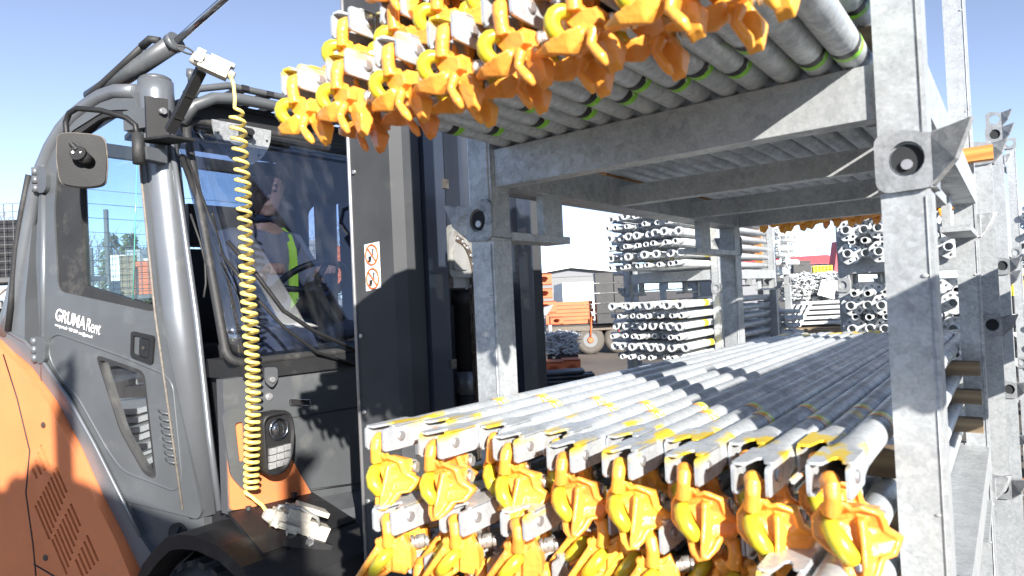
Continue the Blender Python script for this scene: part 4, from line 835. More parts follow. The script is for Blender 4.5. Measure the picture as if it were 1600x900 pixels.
# carriage and forks, lowered
cg = fp('fork_carriage', MB().box(-1.43, -1.39, 1.30, 2.14, -1.15, -1.08, .006).box(-1.43, -1.39, 1.30, 2.14, -.86, -.79, .006).box(-1.44, -1.41, 1.40, 1.46, -1.15, -.79, .004).box(-1.44, -1.41, 1.98, 2.04, -1.15, -.79, .004), 'navy')
for y in (1.45, 1.87): fp('fork', MB().box(-1.39, -1.345, y, y+.11, -1.44, -.80, .008).box(-1.39, -.93, y, y+.11, -1.46, -1.42, .006), 'navy', cg)

# ================================================================== the driver
M['skin'] = mat('skin', (0.48, 0.26, 0.18), rough=0.5, var=0.1, vscale=20)
M['overall'] = mat('grey work clothes', (0.19, 0.185, 0.215), rough=0.8, var=0.15, vscale=12, bump=0.4, bscale=30)
M['hivis'] = mat('hi-vis strap', (0.55, 0.85, 0.08), rough=0.6, var=0.1)
M['hair'] = mat('brown hair', (0.045, 0.028, 0.02), rough=0.7, var=0.3, vscale=60, bump=0.5, bscale=150)
M['navy_cloth'] = mat('navy collar', (0.02, 0.03, 0.06), rough=0.8)
def grown(verts, edges, sub=2):
    me = bpy.data.meshes.new('skel'); me.from_pydata([v[:3] for v in verts], edges, [])
    o = bpy.data.objects.new('skel', me); COL.objects.link(o)
    mod = o.modifiers.new('s', 'SKIN'); mod.use_smooth_shade = True
    for i, v in enumerate(verts):
        r = v[3]; sv = me.skin_vertices[0].data[i]; sv.radius = r if isinstance(r, tuple) else (r, r); sv.use_root = (i == 0)
    o.modifiers.new('b', 'SUBSURF').levels = sub; o.modifiers['b'].render_levels = sub
    bpy.context.view_layer.update()
    out = bpy.data.meshes.new_from_object(o.evaluated_get(bpy.context.evaluated_depsgraph_get()))
    COL.objects.unlink(o); bpy.data.objects.remove(o); return out
def person():
    H = Vector((-2.93, 1.69, -.13))
    V = [(-2.80, 1.69, -.12, (.13, .15)), (-2.82, 1.69, .03, (.125, .145)), (-2.81, 1.69, .18, (.125, .16)), (-2.78, 1.69, .31, (.095, .135)), (-2.75, 1.69, .39, .058), (-2.73, 1.69, .45, .052),
         (-2.77, 1.53, .30, .062), (-2.70, 1.45, .10, .048), (-2.58, 1.545, .12, .038), (-2.53, 1.565, .155, .028),
         (-2.77, 1.85, .30, .062), (-2.70, 1.93, .10, .048), (-2.58, 1.86, .12, .038), (-2.53, 1.84, .155, .028),
         (-2.76, 1.60, -.15, .085), (-2.47, 1.56, -.12, .068), (-2.42, 1.56, -.40, .05), (-2.38, 1.56, -.58, .04),
         (-2.76, 1.79, -.15, .085), (-2.47, 1.82, -.12, .068), (-2.42, 1.82, -.40, .05), (-2.38, 1.82, -.58, .04)]
    E = [(0, 1), (1, 2), (2, 3), (3, 4), (4, 5), (3, 6), (6, 7), (7, 8), (8, 9), (3, 10), (10, 11), (11, 12), (12, 13), (0, 14), (14, 15), (15, 16), (16, 17), (0, 18), (18, 19), (19, 20), (20, 21)]
    root = thing('person', 'driver in grey overalls and hi-vis straps seated in the cab, hands on the wheel', 'person', (H.x, H.y, H.z))
    # body: trunk and limbs, head with face, hands: fused into one surface
    b = MB(); b.bm.from_mesh(grown(V, E))
    HM = Matrix.Translation((-2.715, 1.69, .545)) @ Matrix.Rotation(radians(-28), 4, 'Z') @ Matrix.Rotation(radians(12), 4, 'Y')
    h = MB(HM)
    # sections from the chin to the crown: (z, front, back, half width)
    secs = [(-.115, .070, -.02, .022), (-.105, .082, -.045, .042), (-.085, .088, -.062, .054), (-.060, .086, -.078, .062), (-.035, .086, -.088, .068), (-.005, .084, -.094, .072), (.020, .080, -.098, .074), (.045, .086, -.099, .075), (.075, .080, -.094, .072), (.100, .062, -.078, .060), (.118, .030, -.045, .036)]
    loops = []
    for z, f, k, w in secs:
        c = (f+k)/2; a = (f-k)/2; loops.append([(c+a*cos(t)*(1 if cos(t) < 0 else .97), w*sin(t)*(1+.06*cos(t)), z) for t in [2*pi*i/20 for i in range(20)]])
    h.loft(loops)
    h.hexa([(.075, -.013, -.028), (.108, -.011, -.026), (.108, .011, -.026), (.075, .013, -.028), (.075, -.006, .030), (.088, -.005, .030), (.088, .005, .030), (.075, .006, .030)], .004)   # nose
    for s in (-1, 1):
        h.ball((.076, s*.030, .012), .013, .015, .010); h.ball((.080, s*.030, .036), .012, .022, .007); h.ball((-.005, s*.077, -.005), .018, .008, .030)
    h.ball((.080, 0, -.058), .012, .024, .006); h.ball((.078, 0, -.070), .012, .020, .006); h.ball((.072, 0, -.100), .016, .020, .014)
    tmp = h.mesh('t'); b.bm.from_mesh(tmp)
    for s, y in ((-1, 1.565), (1, 1.84)):       # palm, thumb and four curled fingers closed on the rim
        g = MB(); base = Vector((-2.50, y, .165))
        g.ball(base, .036, .040, .018)
        for k in range(4):
            q = base+Vector((.026, (k-1.5)*.019, .008)); ln = (.9, 1.05, 1.0, .8)[k]
            g.tube([q-Vector((.02, 0, 0)), q+Vector((.016*ln, 0, .012)), q+Vector((.034*ln, 0, -.003)), q+Vector((.030*ln, 0, -.024)), q+Vector((.012, 0, -.030))], [.0095, .009, .0085, .0078, .007], 8)
        g.tube([base+Vector((-.015, -s*.030, 0)), base+Vector((.004, -s*.048, -.002)), base+Vector((.026, -s*.046, -.016)), base+Vector((.034, -s*.036, -.024))], [.0115, .0105, .0095, .008], 8)
        b.bm.from_mesh(g.mesh('t'))
    o = obj('body', b, 'skin', root, world=True)
    r = o.modifiers.new('fuse', 'REMESH'); r.mode = 'VOXEL'; r.voxel_size = .0065; r.use_smooth_shade = True
    C = [(v[0], v[1], v[2], tuple(x+.014 for x in v[3]) if isinstance(v[3], tuple) else v[3]+.014) for v in V]
    C[4] = (-2.755, 1.69, .375, .06)
    keep = [i for i in range(len(C)) if i != 5]
    C[9] = (-2.555, 1.558, .148, .040); C[13] = (-2.555, 1.846, .148, .040)
    idx = {k: n for n, k in enumerate(keep)}
    obj('overalls', grown([C[i] for i in keep], [(idx[a], idx[c]) for a, c in E if a in idx and c in idx]), 'overall', root, world=True)
    obj('collar', MB().tube([(-2.75+.062*cos(a), 1.69+.068*sin(a), .405+.012*cos(a)) for a in [2*pi*k/16 for k in range(16)]], .018, 8, closed=True), 'navy_cloth', root, world=True)
    for s, y in ((1, 1.79), ):
        obj('reflective_strap', MB().loft([[(x, y-.019, z), (x, y+.019, z), (x-.02, y+.019, z), (x-.02, y-.019, z)] for x, z in ((-2.67, -.06), (-2.665, .06), (-2.66, .18), (-2.665, .27), (-2.70, .345), (-2.76, .385))], smooth=False), 'hivis', root, world=True)
    hm = MB(HM)
    secs = [(-.050, .0, -.094, .074), (-.015, -.002, -.103, .080), (.030, .020, -.108, .083), (.060, .072, -.108, .083), (.085, .086, -.102, .080), (.112, .062, -.082, .064), (.130, .025, -.045, .035)]
    hm.loft([[((f+k)/2+(f-k)/2*cos(t), w*sin(t), z) for t in [2*pi*i/20 for i in range(20)]] for z, f, k, w in secs])
    obj('hair', hm, 'hair', root, world=True)
    for s in (-1, 1): obj('shoe', MB().loft([[(-2.44, 1.69+s*.13-.04, -.62), (-2.44, 1.69+s*.13+.04, -.62), (-2.44, 1.69+s*.13+.04, -.55), (-2.44, 1.69+s*.13-.04, -.55)], [(-2.20, 1.69+s*.13-.04, -.62), (-2.20, 1.69+s*.13+.04, -.62), (-2.20, 1.69+s*.13+.035, -.585), (-2.20, 1.69+s*.13-.035, -.585)]], smooth=False), 'cab_black', root, world=True)
person()

# ================================================================== racks behind and beside
def base_pallet(cx, cy, z, rz, label):
    p = pallet((cx, cy, z), label, rz, detail=1); return p
def stack3(cx, cy, zt, rz, what, low=True):
    """upper pallet foot at zt, one below it, the lowest cut to the height that is left"""
    pallet((cx, cy, zt), f'upper pallet of the {what}', rz, detail=1)
    pallet((cx, cy, zt-PH), f'middle pallet of the {what}', rz, detail=1)
    h = (zt-PH)-GZ
    if low and h > .1:
        p = pallet((cx, cy, GZ), f'lowest pallet of the {what}, standing on the asphalt', rz, detail=1); p.scale = (1, 1, h/PH)
stack3(-2.14, 5.55, -.041, 0, 'tube rack behind the mast')
stack3(-.415, 4.95, -.060, 0, 'rosette rack seen through the near stack')
stack3(-2.65, 7.0, .00, pi/2, 'far rack with sideways standards')
M['tube_mid'] = galv('scaffold tube zinc', base=(0.62, 0.64, 0.65), dark=(0.40, 0.42, 0.44), metal=0.25)
t_open = MB().pipe((0, 0, 0), (0, 2.1, 0), .0242, .0195, 14).mesh('tube'); t_open.materials.append(M['tube_mid'])
t_spig = MB().pipe((0, 0, 0), (0, .12, 0), .0185, .0145, 14).pipe((0, .12, 0), (0, 2.1, 0), .0242, .018, 14).mesh('tube'); t_spig.materials.append(M['tube_mid'])
t_sock = MB().pipe((0, 0, 0), (0, 2.1, 0), .0242, .0195, 14).pipe((0, .0, 0), (0, .05, 0), .0285, .0243, 14).mesh('tube'); t_sock.materials.append(M['tube_mid'])
M['yellow_tape'] = mat('yellow tape', (0.75, 0.60, 0.03), rough=0.5)
tape = MB().tube([(0, .42, 0), (0, .50, 0)], .0249, 14, caps=False).mesh('tape'); tape.materials.append(M['yellow_tape'])
ROW = ['bottom', 'second', 'third', 'fourth', 'fifth', 'sixth', 'seventh', 'eighth']
def bundle(zs, which, lev):
    for r, z in enumerate(zs):
        for c in range(8):
            x = -2.415+.0845*c+random.uniform(-.006, .006); y = 4.24+random.uniform(-.05, .06)+(0.02*(7-c))
            o = obj('scaffold_tube', t_spig if r % 2 == 0 else t_sock, None, None, loc=(x, y, z))
            tag(o, f'{ORD[c]} tube from left, {ROW[r]} row up, {which} load of the rack behind the mast', 'tube', 'scaffold tubes on the rack behind the mast')
            if c % 3 == 1 and r % 2: obj('tape', tape, None, o)
bundle([-.48+.0748*k for k in range(6)], 'lower', 0)
bundle([.186+.0745*k for k in range(6)], 'upper', 1)
# standards with rosettes
def rosette_mesh():
    m = MB(); out = []
    for k in range(40):
        a = 2*pi*k/40; out.append((.061*cos(a)*(1+.04*cos(8*a)), .061*sin(a)*(1+.04*cos(8*a))))
    holes = []
    for q in range(8):
        a = 2*pi*q/8+.2; holes.append([(.043*cos(a)+.0085*cos(t), .043*sin(a)+.0085*sin(t)) for t in [-2*pi*i/8 for i in range(8)]])
    m.plate(out, -.0045, .0045, 'XZ', holes=holes); return m.mesh('rosette')
ros = rosette_mesh(); ros.materials.append(M['tube_mid'])
st_m = MB().pipe((0, 0, 0), (0, .14, 0), .0185, .0145, 14).pipe((0, .14, 0), (0, 2.0, 0), .0242, .018, 14).mesh('tube'); st_m.materials.append(M['tube_mid'])
st_m2 = MB().pipe((0, 0, 0), (0, 2.0, 0), .0242, .0195, 14).mesh('tube'); st_m2.materials.append(M['tube_mid'])
def standard(x, y, z, rz, label, group, k, rx=0):
    t = thing('scaffold_standard', label, 'standard', (x, y, z), (rx, random.uniform(0, 1), rz), group)
    obj('tube', st_m if k else st_m2, None, t)
    for yy in (.20 if k else .09, .70 if k else .59, 1.2): obj('rosette', ros, None, t, loc=(0, yy, 0))
for lv, zs in (('lower', [-.665+.066*k for k in range(10)]), ('upper', [.16+.066*k for k in range(6)])):
    for r, z in enumerate(zs):
        for c in range(7):
            if lv == 'lower' and r < 3: continue
            x = -.735+.080*c+(.012 if r % 2 else 0)+random.uniform(-.004, .004)
            if x > -.10 : continue
            rr = ORD[len(zs)-1-r]
            standard(x, 4.06+(.07 if (r+c) % 2 else 0)+random.uniform(-.02, .02), z, 0, f'{ORD[c]} rosette standard from the left, {rr} row down, {lv} load of rosette rack', f'standards on the {lv} level of the rosette rack', (r % 2))
for lv, zs in (('lower', [-.62+.07*k for k in range(6)]), ('upper', [.22+.07*k for k in range(6)])):
    for r, z in enumerate(zs):
        for c in range(3):
            standard(-1.70+random.uniform(-.05, .05), 6.72+.12*c+random.uniform(-.01, .01), z, pi/2, f'sideways standard, {ORD[c]} from front, {ORD[5-r]} row down, {lv} load of the far rack', 'sideways standards on the far rack', r % 2)
# strapped timber beside the far rack post
batten(-2.02, -1.95, 6.60, .55, 'upright strapped board on the far rack', 'timber_new', dy=.03, dz=.75, group='boards on the far rack')
# white racks running on to the right behind the near stack
def side_stack(cx, cy, rz, z0, n, what):
    for i in range(n):
        pallet((cx, cy, z0+PH*i), f'{("lowest", "second", "third", "top")[i]} pallet of the {what}', rz, detail=1)
for i, (x, y, zt) in enumerate(((-.071, 2.93, .48), (-.042, 3.86, .70))):
    t = thing('rack_post', f'slim galvanised rack post with pin lugs, {"first" if i == 0 else "second"} one behind the near stack', 'post', (x, y, GZ), group='loose rack posts behind the near stack')
    obj('shaft', MB().box(-PS/2, PS/2, -PS/2, PS/2, 0, zt-GZ, .006, 2), 'galv', t); obj('foot', MB().box(-.05, .05, -.05, .05, 0, .012, .002), 'galv', t)
    for z in (zt-GZ, zt-GZ-.62, zt-GZ-1.2):
        l = obj('corner_lug', _pal['lug'], None, t, loc=(0, 0, z-.08)); obj('hole_shade', _pal['dark'], None, l)
side_stack(.40, 6.9, 0, GZ, 3, 'farther rack at the right edge')
side_stack(.415, 9.6, 0, GZ, 2, 'farthest empty rack at the right edge')
for lv, zz in (('lower', -.62), ('upper', .20)):
    for r in range(6):
        for c in range(5):
            standard(.12+.085*c+(.02 if r % 2 else 0), 6.1+.05*((r+c) % 2), zz+.072*r-.05, 0, f'{ORD[c]} standard from the left, {ORD[5-r]} row down, {lv} load at the right edge', f'standards at the right edge, {lv} load', r % 2)
# ---- racks beside the camera, right: the braces on them throw the toothed shadow over the truck
RB = copy_tree
def plain_brace(x, y, z, rz, label, group):
    t = thing('scaffold_brace', label, 'brace', (x, y, z), (0, 0, rz), group)
    obj('tube', B_['tube'], None, t); obj('fork_end', B_['fork'], None, t)
    h = obj('coupler_head', B_['ha'], None, t, loc=(0, .01, 0), rot=(0, 0, random.uniform(-.3, .3))); obj('locking_wedge', B_['wa'], None, h)
for ly in range(3):
    for k in range(17):
        plain_brace(.30+.05*(k % 2)+random.uniform(0, .03), -2.36+.056*k+(.02*ly), .99+.085*ly, -pi/2, f'{ORD[k] if k < 16 else "last"} brace across the aisle, {("lowest", "middle", "uppermost")[ly]} layer of the side load', 'braces across the aisle')
for i in range(3): pallet((1.45, -1.90, .97-BZ1-PH*i), 'pallet across the aisle behind the camera, ' + ('upper', 'middle', 'lower')[i], pi/2, detail=1)
for r in range(3):  # unseen tubes added to cast the shadow band on the near posts
    for c in range(3):
        o = obj('scaffold_tube', t_open, None, None, loc=(.325+.045*c, .60+.03*((r*3+c) % 4), .112+.0375*r+.0))
        tag(o, f'unseen shadow tube added right of the near stack, {ORD[c]} column, {ORD[r]} row', 'tube', 'tubes added for shadow')
for r in range(7):  # lower unseen tubes, added to shade the rear post and battens
    for c in range(3):
        o = obj('scaffold_tube', t_open, None, None, loc=(.325+.045*c, 1.72+.03*((r*3+c) % 4), -.155+.0375*r))
        tag(o, f'unseen lower tube added for shadow, {ORD[c]} column, {ORD[r]} row up', 'tube', 'lower tubes added for shadow')
for y in (.9, 2.6):  # unseen stands added to carry the shadow tubes
    t = thing('shadow_tube_stand', f'unseen galvanised stand carrying the added shadow tubes, {"front" if y < 2 else "rear"} one', 'stand', (.52, y, GZ), group='stands of the added shadow tubes')
    obj('post', MB().box(-.03, .03, -.03, .03, 0, 1.9, .005), 'galv', t); obj('arm', MB().box(-.24, -.03, -.02, .02, 1.545, 1.588, .004), 'galv', t); obj('foot', MB().box(-.25, .25, -.05, .05, 0, .03, .004), 'galv', t)

# ================================================================== the yard behind (u across, d away)
YR = Matrix.Rotation(radians(37.6375), 4, 'Z') @ Matrix.Translation((0, 0, GZ))
def W(u, d, z=0): return YR @ Vector((u, d, z))
M['white_wall'] = mat('white sheeting', (0.68, 0.68, 0.66), rough=0.6, var=0.06)
M['grey_wall'] = mat('grey sheeting', (0.15, 0.155, 0.17), rough=0.6, var=0.08)
M['grey_light'] = mat('light grey sheeting', (0.15, 0.155, 0.16), rough=0.6, var=0.08)
M['tyre_dust'] = mat('dusty tyre', (0.09, 0.08, 0.07), rough=0.8, var=0.2)
M['red'] = mat('red sheeting', (0.55, 0.05, 0.06), rough=0.5, var=0.1)
M['oxide'] = mat('orange steel', (0.50, 0.12, 0.04), rough=0.55, var=0.2, vscale=4, col2=(0.35, 0.12, 0.06), c2s=3, c2lo=0.6)
M['crate'] = mat('black crate', (0.018, 0.018, 0.02), rough=0.5, var=0.3)
M['white_box'] = mat('white sack', (0.75, 0.75, 0.72), rough=0.7, var=0.1, bump=0.3)
M['cage'] = mat('cage wire', (0.12, 0.12, 0.12), rough=0.6, metal=0.3)
M['tarp'] = mat('red tarpaulin', (0.50, 0.06, 0.10), rough=0.6, var=0.15)
def yobj(name, mb, m, parent=None): return obj(name, mb, m, parent, world=bool(parent))
def ythg(name, label, cat, u, d, z=0, group=None): return thing(name, label, cat, tuple(W(u, d, z)), group=group)
def YM_(): return MB(YR)
# hangar and container
hg = ythg('hangar', 'long grey hangar with a low pitched roof beyond the lorry trailer', 'building', 3, 48)
yobj('wall', YM_().box(-6, 8.3, 45, 52, 0, 2.75), 'grey_light', hg)
yobj('gable', MB(YR).plate([(-.2, 2.75), (8.3, 2.75), (4.1, 3.35)], 44.95, 52, 'XZ'), 'grey_wall', hg)
yobj('roof', MB(YR).plate([(-.6, 2.72), (4.1, 3.36), (8.7, 2.72), (8.7, 2.82), (4.1, 3.50), (-.6, 2.82)], 44.5, 53, 'XZ'), 'white_wall', hg)
for k in range(9): yobj('wall_panel', YM_().box(.2+.9*k, 1.06+.9*k, 44.86, 44.95, .1, 1.7, .01), 'grey_light' if k % 3 else 'grey_wall', hg)
ct = ythg('container', 'white container standing beyond the loaded trailer', 'container', 3, 30)
yobj('shell', YM_().box(2.25, 3.9, 29, 35, .05, 2.05, .02), 'white_wall', ct)
for k in range(14): yobj('corrugation', YM_().box(2.32+.11*k, 2.37+.11*k, 28.97, 29.0, .2, 1.95, .005), 'white_wall', ct)
rs = ythg('red_hall', 'low hall with a red roof on the horizon, right of centre', 'building', 17.5, 40)
yobj('wall', YM_().box(13, 20, 40, 46, 0, 2.7), 'grey_wall', rs); yobj('roof', YM_().hexa([(13, 39.8, 2.7), (20.5, 39.8, 2.7), (20.5, 46, 2.9), (13, 46, 2.9), (14.5, 40.2, 3.15), (19.6, 40.2, 3.25), (19.6, 45, 3.3), (14.5, 45, 3.2)]), 'red', rs)
mt = ythg('excavator_boom', 'red machine boom rising behind the rosette rack', 'machine', 15, 30)
yobj('boom', YM_().hexa([(14.75, 30, 1.2), (15.4, 30, 1.2), (15.4, 30.6, 1.2), (14.75, 30.6, 1.2), (15.15, 30, 3.4), (15.35, 30, 3.35), (15.35, 30.6, 3.35), (15.15, 30.6, 3.4)], .03), 'red', mt)
yobj('track_frame', YM_().box(13.5, 17, 30, 32, 0, 1.2, .1), 'crate', mt)
# trailer with wheels and its load
tr = ythg('lorry_trailer', 'flatbed trailer with three axles loaded with orange steel and black crates', 'trailer', 2.2, 16.4)
yobj('deck', YM_().box(.5, 6.5, 16.3, 18.6, .66, .76, .01), 'crate', tr); yobj('side_rail', YM_().box(.5, 6.5, 16.26, 16.30, .60, .72, .005), 'grease', tr)
yobj('chassis_beam', YM_().box(.6, 6.4, 16.7, 16.85, .45, .66, .01), 'crate', tr)
for u in (1.15, 1.90, 2.62):
    w = yobj('wheel', YM_().tube([(u, 16.28, .36), (u, 16.32, .36), (u, 16.6, .36), (u, 16.65, .36)], [.28, .36, .36, .28], 28), 'tyre_dust', tr)
    yobj('rim', YM_().tube([(u, 16.32, .36), (u, 16.27, .36)], [.19, .18], 18), 'grey_light', w); yobj('hub', YM_().tube([(u, 16.28, .36), (u, 16.22, .36)], [.09, .06], 10), 'oxide', w)
yobj('strap', YM_().tube([(1.95, 16.24, .95), (1.92, 16.22, .62), (1.90, 16.24, .42)], .02, 5), 'oxide', tr)
yobj('strap', YM_().tube([(2.62, 16.0, 1.95), (2.62, 16.22, .62), (2.6, 16.24, .35)], .015, 5), 'red', tr)
for r in range(6):
    for c in range(2):
        z = .78+.095*r
        o = yobj('steel_beam', YM_().box(.62+.05*random.random()+.0*c, 1.95+.1*random.random(), 16.4+.35*c, 16.62+.35*c, z, z+.085, .006), 'oxide')
        tag(o, f'orange steel beam on the trailer, {ORD[r]} layer up, {"near" if c == 0 else "far"} pile', 'beam', 'orange beams on the trailer')
def crate(u0, u1, d, z0, z1, label, group, m='crate'):
    t = ythg('crate', label, 'crate', (u0+u1)/2, d, z0, group)
    yobj('box', YM_().box(u0, u1, d, d+.4, z0, z1-.01, .01), m, t); yobj('rim', YM_().box(u0-.008, u1+.008, d-.008, d+.408, z1-.035, z1-.008, .003), m, t)
    yobj('handle', YM_().box((u0+u1)/2-.05, (u0+u1)/2+.05, d-.006, d+.002, z1-.10, z1-.075), 'rubber', t)
    return t
for r in range(5):
    for c in range(2): crate(2.06+.45*c, 2.49+.45*c, 15.98, .78+.25*r, 1.025+.25*r, f'black crate in the {ORD[r]} row up, {"left" if c == 0 else "right"} column on the trailer', 'black crates on the trailer')
# orange shoring boxes and bundles left of the tube rack
def shoring(u0, u1, d, z0, z1, label, depth=.4):
    t = ythg('shoring_box', label, 'shoring', (u0+u1)/2, d, z0, 'orange shoring parts')
    yobj('panel', YM_().plate([(u0, z0), (u1, z0), (u1, z1), (u0, z1)], d, d+.02, 'XZ', holes=[[((u0+u1)/2+(u1-u0)*.28*cos(a), (z0+z1)/2+(z1-z0)*.26*sin(a)) for a in [-2*pi*k/12 for k in range(12)]]]), 'oxide', t)
    yobj('flange', YM_().box(u0, u1, d, d+depth, z0, z0+.02), 'oxide', t); yobj('flange', YM_().box(u0, u1, d, d+depth, z1-.02, z1), 'oxide', t)
    yobj('back', YM_().box(u0, u1, d+depth-.03, d+depth, z0, z1), 'oxide', t)
for i, (u0, u1, z0, z1) in enumerate(((.36+.1, .60+.14, 1.72, 1.93), (.45, .74, 1.47, 1.66), (.40, .80, 1.20, 1.42), (.40, .66, .98, 1.18), (.68, .92, .98, 1.12))):
    shoring(u0, u1, 12, z0, z1, f'orange steel shoring box, {ORD[i]} from the top of the pile beside the mast')
for u in (.35, .64):
    o = yobj('trestle', YM_().box(u, u+.06, 12.0, 12.3, 0, .98, .01), 'galv_old'); tag(o, f'grey trestle post under the orange shoring, {"left" if u < .5 else "right"}', 'trestle', 'trestle posts under the shoring')
wpst = ythg('marker_post', 'short pale galvanised post with a notched head in front of the trailer', 'post', .46, 10)
yobj('shaft', YM_().box(.42, .50, 10, 10.08, 0, 1.22, .008), 'galv', wpst); yobj('head', YM_().hexa([(.41, 9.99, 1.22), (.51, 9.99, 1.22), (.51, 10.09, 1.22), (.41, 10.09, 1.22), (.44, 9.99, 1.30), (.62, 9.99, 1.38), (.62, 10.09, 1.38), (.44, 10.09, 1.34)], .006), 'galv', wpst)
def coupler_pile(name, label, cat, u0, u1, d0, d1, z0, z1, n, seed):
    """heap of clamps and ring heads: real rings and bars, past counting"""
    rnd = random.Random(seed); m = MB(YR)
    for i in range(n):
        c = Vector((rnd.uniform(u0, u1), rnd.uniform(d0, d1), rnd.uniform(z0, z1))); ax = Matrix.Rotation(rnd.uniform(0, 3), 3, 'X') @ Matrix.Rotation(rnd.uniform(-.6, .6), 3, 'Z')
        r = rnd.uniform(.026, .036)
        m.tube([c+ax @ Vector((r*cos(a), 0, r*sin(a))) for a in [2*pi*k/8 for k in range(8)]], .008, 4, closed=True)
        if i % 2: m.tube([c, c+ax @ Vector((rnd.uniform(-.16, .16), rnd.uniform(-.02, .02), .02))], .009, 4)
    o = obj(name, m, 'tube_mid'); tag(o, label, cat, kind='stuff'); return o
coupler_pile('coupler_heap', 'heap of galvanised frame ends behind the mast above an orange box', 'couplers', .33, .96, 9.9, 10.2, .62, .95, 420, 1)
shoring(.39, .66, 9, .38, .60, 'wide orange box under the heap of frame ends', .4); shoring(.66, .90, 9, .36, .62, 'second orange box under the heap, right one', .4)
for r in range(4):
    for c in range(5):
        o = yobj('strut_tube', YM_().tube([(.22+.02*r+.01*c, 7.5+.06*c, .47+.048*r), (.80+.06*((r*c) % 3), 7.62+.06*c, .47+.048*r)], .022, 8), 'navy'); tag(o, f'dark strut tube of the low bundle, {ORD[r]} row up, {ORD[c]} from the front', 'tube', 'dark tubes in the low bundle')
o = yobj('bundle_rest', YM_().box(.25, .75, 7.52, 7.75, 0, .44, .01), 'crate'); tag(o, 'black rest under the low bundle of dark tubes', 'rest')
o = yobj('box_rest', YM_().box(.38, .92, 9.0, 9.5, 0, .37, .01), 'crate'); tag(o, 'dark plinth under the wide orange boxes', 'plinth')
o = yobj('heap_rest', YM_().box(.33, .96, 9.9, 10.3, 0, .61, .01), 'crate'); tag(o, 'dark plinth under the heap of frame ends', 'plinth')
# crates, grid box, coupler heap and flat bars right of centre
for c in range(3):
    for r in range(6):
        if (c, r) in ((1, 5), ): continue
        crate(4.30+.36*c+(.02 if c else 0), 4.63+.36*c, 11+.3*c, .60+.225*r, .82+.225*r, f'black stacking crate, column {ORD[c]}, {ORD[r]} up, right of the centre post', 'black crates right of the centre post')
o = yobj('crate_rest', YM_().box(4.25, 5.45, 11, 11.9, 0, .59, .01), 'crate'); tag(o, 'dark plinth under the black stacking crates', 'plinth')
gb = ythg('grid_box', 'yellow grid crate on top of the black ones before the red roof', 'crate', 5.75, 12)
for i in range(6): yobj('upright_bar', YM_().box(5.58+.065*i, 5.605+.065*i, 12, 12.02, 1.69, 1.84), 'yellow_tape', gb)
for i in range(4): yobj('cross_bar', YM_().box(5.58, 5.93, 11.99, 12.0, 1.69+.043*i, 1.705+.043*i), 'yellow_tape', gb)
yobj('back_panel', YM_().box(5.58, 5.93, 12.05, 12.07, 1.69, 1.84), 'yellow_tape', gb)
for i in range(2): crate(5.55+.42*i, 5.93+.42*i, 12.0, 1.44, 1.68, f'black crate under the yellow grid, {"left" if i == 0 else "right"}', 'black crates under the yellow grid')
o = yobj('crate_rest', YM_().box(5.5, 6.4, 12, 12.5, 0, 1.43, .01), 'crate'); tag(o, 'tall dark block behind the coupler heap', 'block')
coupler_pile('coupler_heap', 'heap of galvanised rosette couplers on the bars right of the centre post', 'couplers', 3.45, 4.15, 8.0, 8.35, 1.33, 1.63, 620, 2)
o = yobj('paper_sheet', YM_().hexa([(3.72, 7.93, 1.38), (3.90, 7.90, 1.32), (3.90, 7.91, 1.32), (3.72, 7.94, 1.38), (3.80, 7.97, 1.56), (3.97, 7.96, 1.50), (3.97, 7.97, 1.50), (3.80, 7.98, 1.56)]), 'white_box'); tag(o, 'white sheet lying on the coupler heap', 'sheet')
for r in range(5):
    o = yobj('flat_bar', YM_().box(3.52, 4.12, 7.95, 8.4, 1.02+.062*r, 1.055+.062*r, .004), 'galv'); tag(o, f'wide galvanised plank under the coupler heap, {ORD[r]} up', 'plank', 'galvanised planks under the heap')
for r in range(4):
    o = yobj('ladder_rail', YM_().hexa([(3.22+.07*r, 7.9, 1.0), (3.27+.07*r, 7.9, 1.0), (3.27+.07*r, 8.0, 1.0), (3.22+.07*r, 8.0, 1.0), (3.38+.07*r, 7.9, 1.26), (3.43+.07*r, 7.9, 1.28), (3.43+.07*r, 8.0, 1.28), (3.38+.07*r, 8.0, 1.26)], .004), 'galv'); tag(o, f'leaning galvanised rail beside the plank pile, {ORD[r]} from the left', 'rail', 'leaning rails beside the planks')
for k in range(13):
    o = yobj('post_stub', YM_().box(3.16+.078*k, 3.20+.078*k, 7.8, 7.84, .60, .93, .003), 'galv'); tag(o, f'upright pale stub carrying the planks, {ORD[k]} from the left', 'stub', 'pale stubs under the planks')
o = yobj('plank_rest', YM_().box(3.1, 4.2, 7.78, 8.5, .93, .985, .01), 'timber'); tag(o, 'timber bearer under the galvanised planks', 'bearer')
o = yobj('plank_rest', YM_().box(3.1, 4.2, 7.86, 8.5, 0, .60, .01), 'crate'); tag(o, 'dark base block under the pale stubs', 'block')
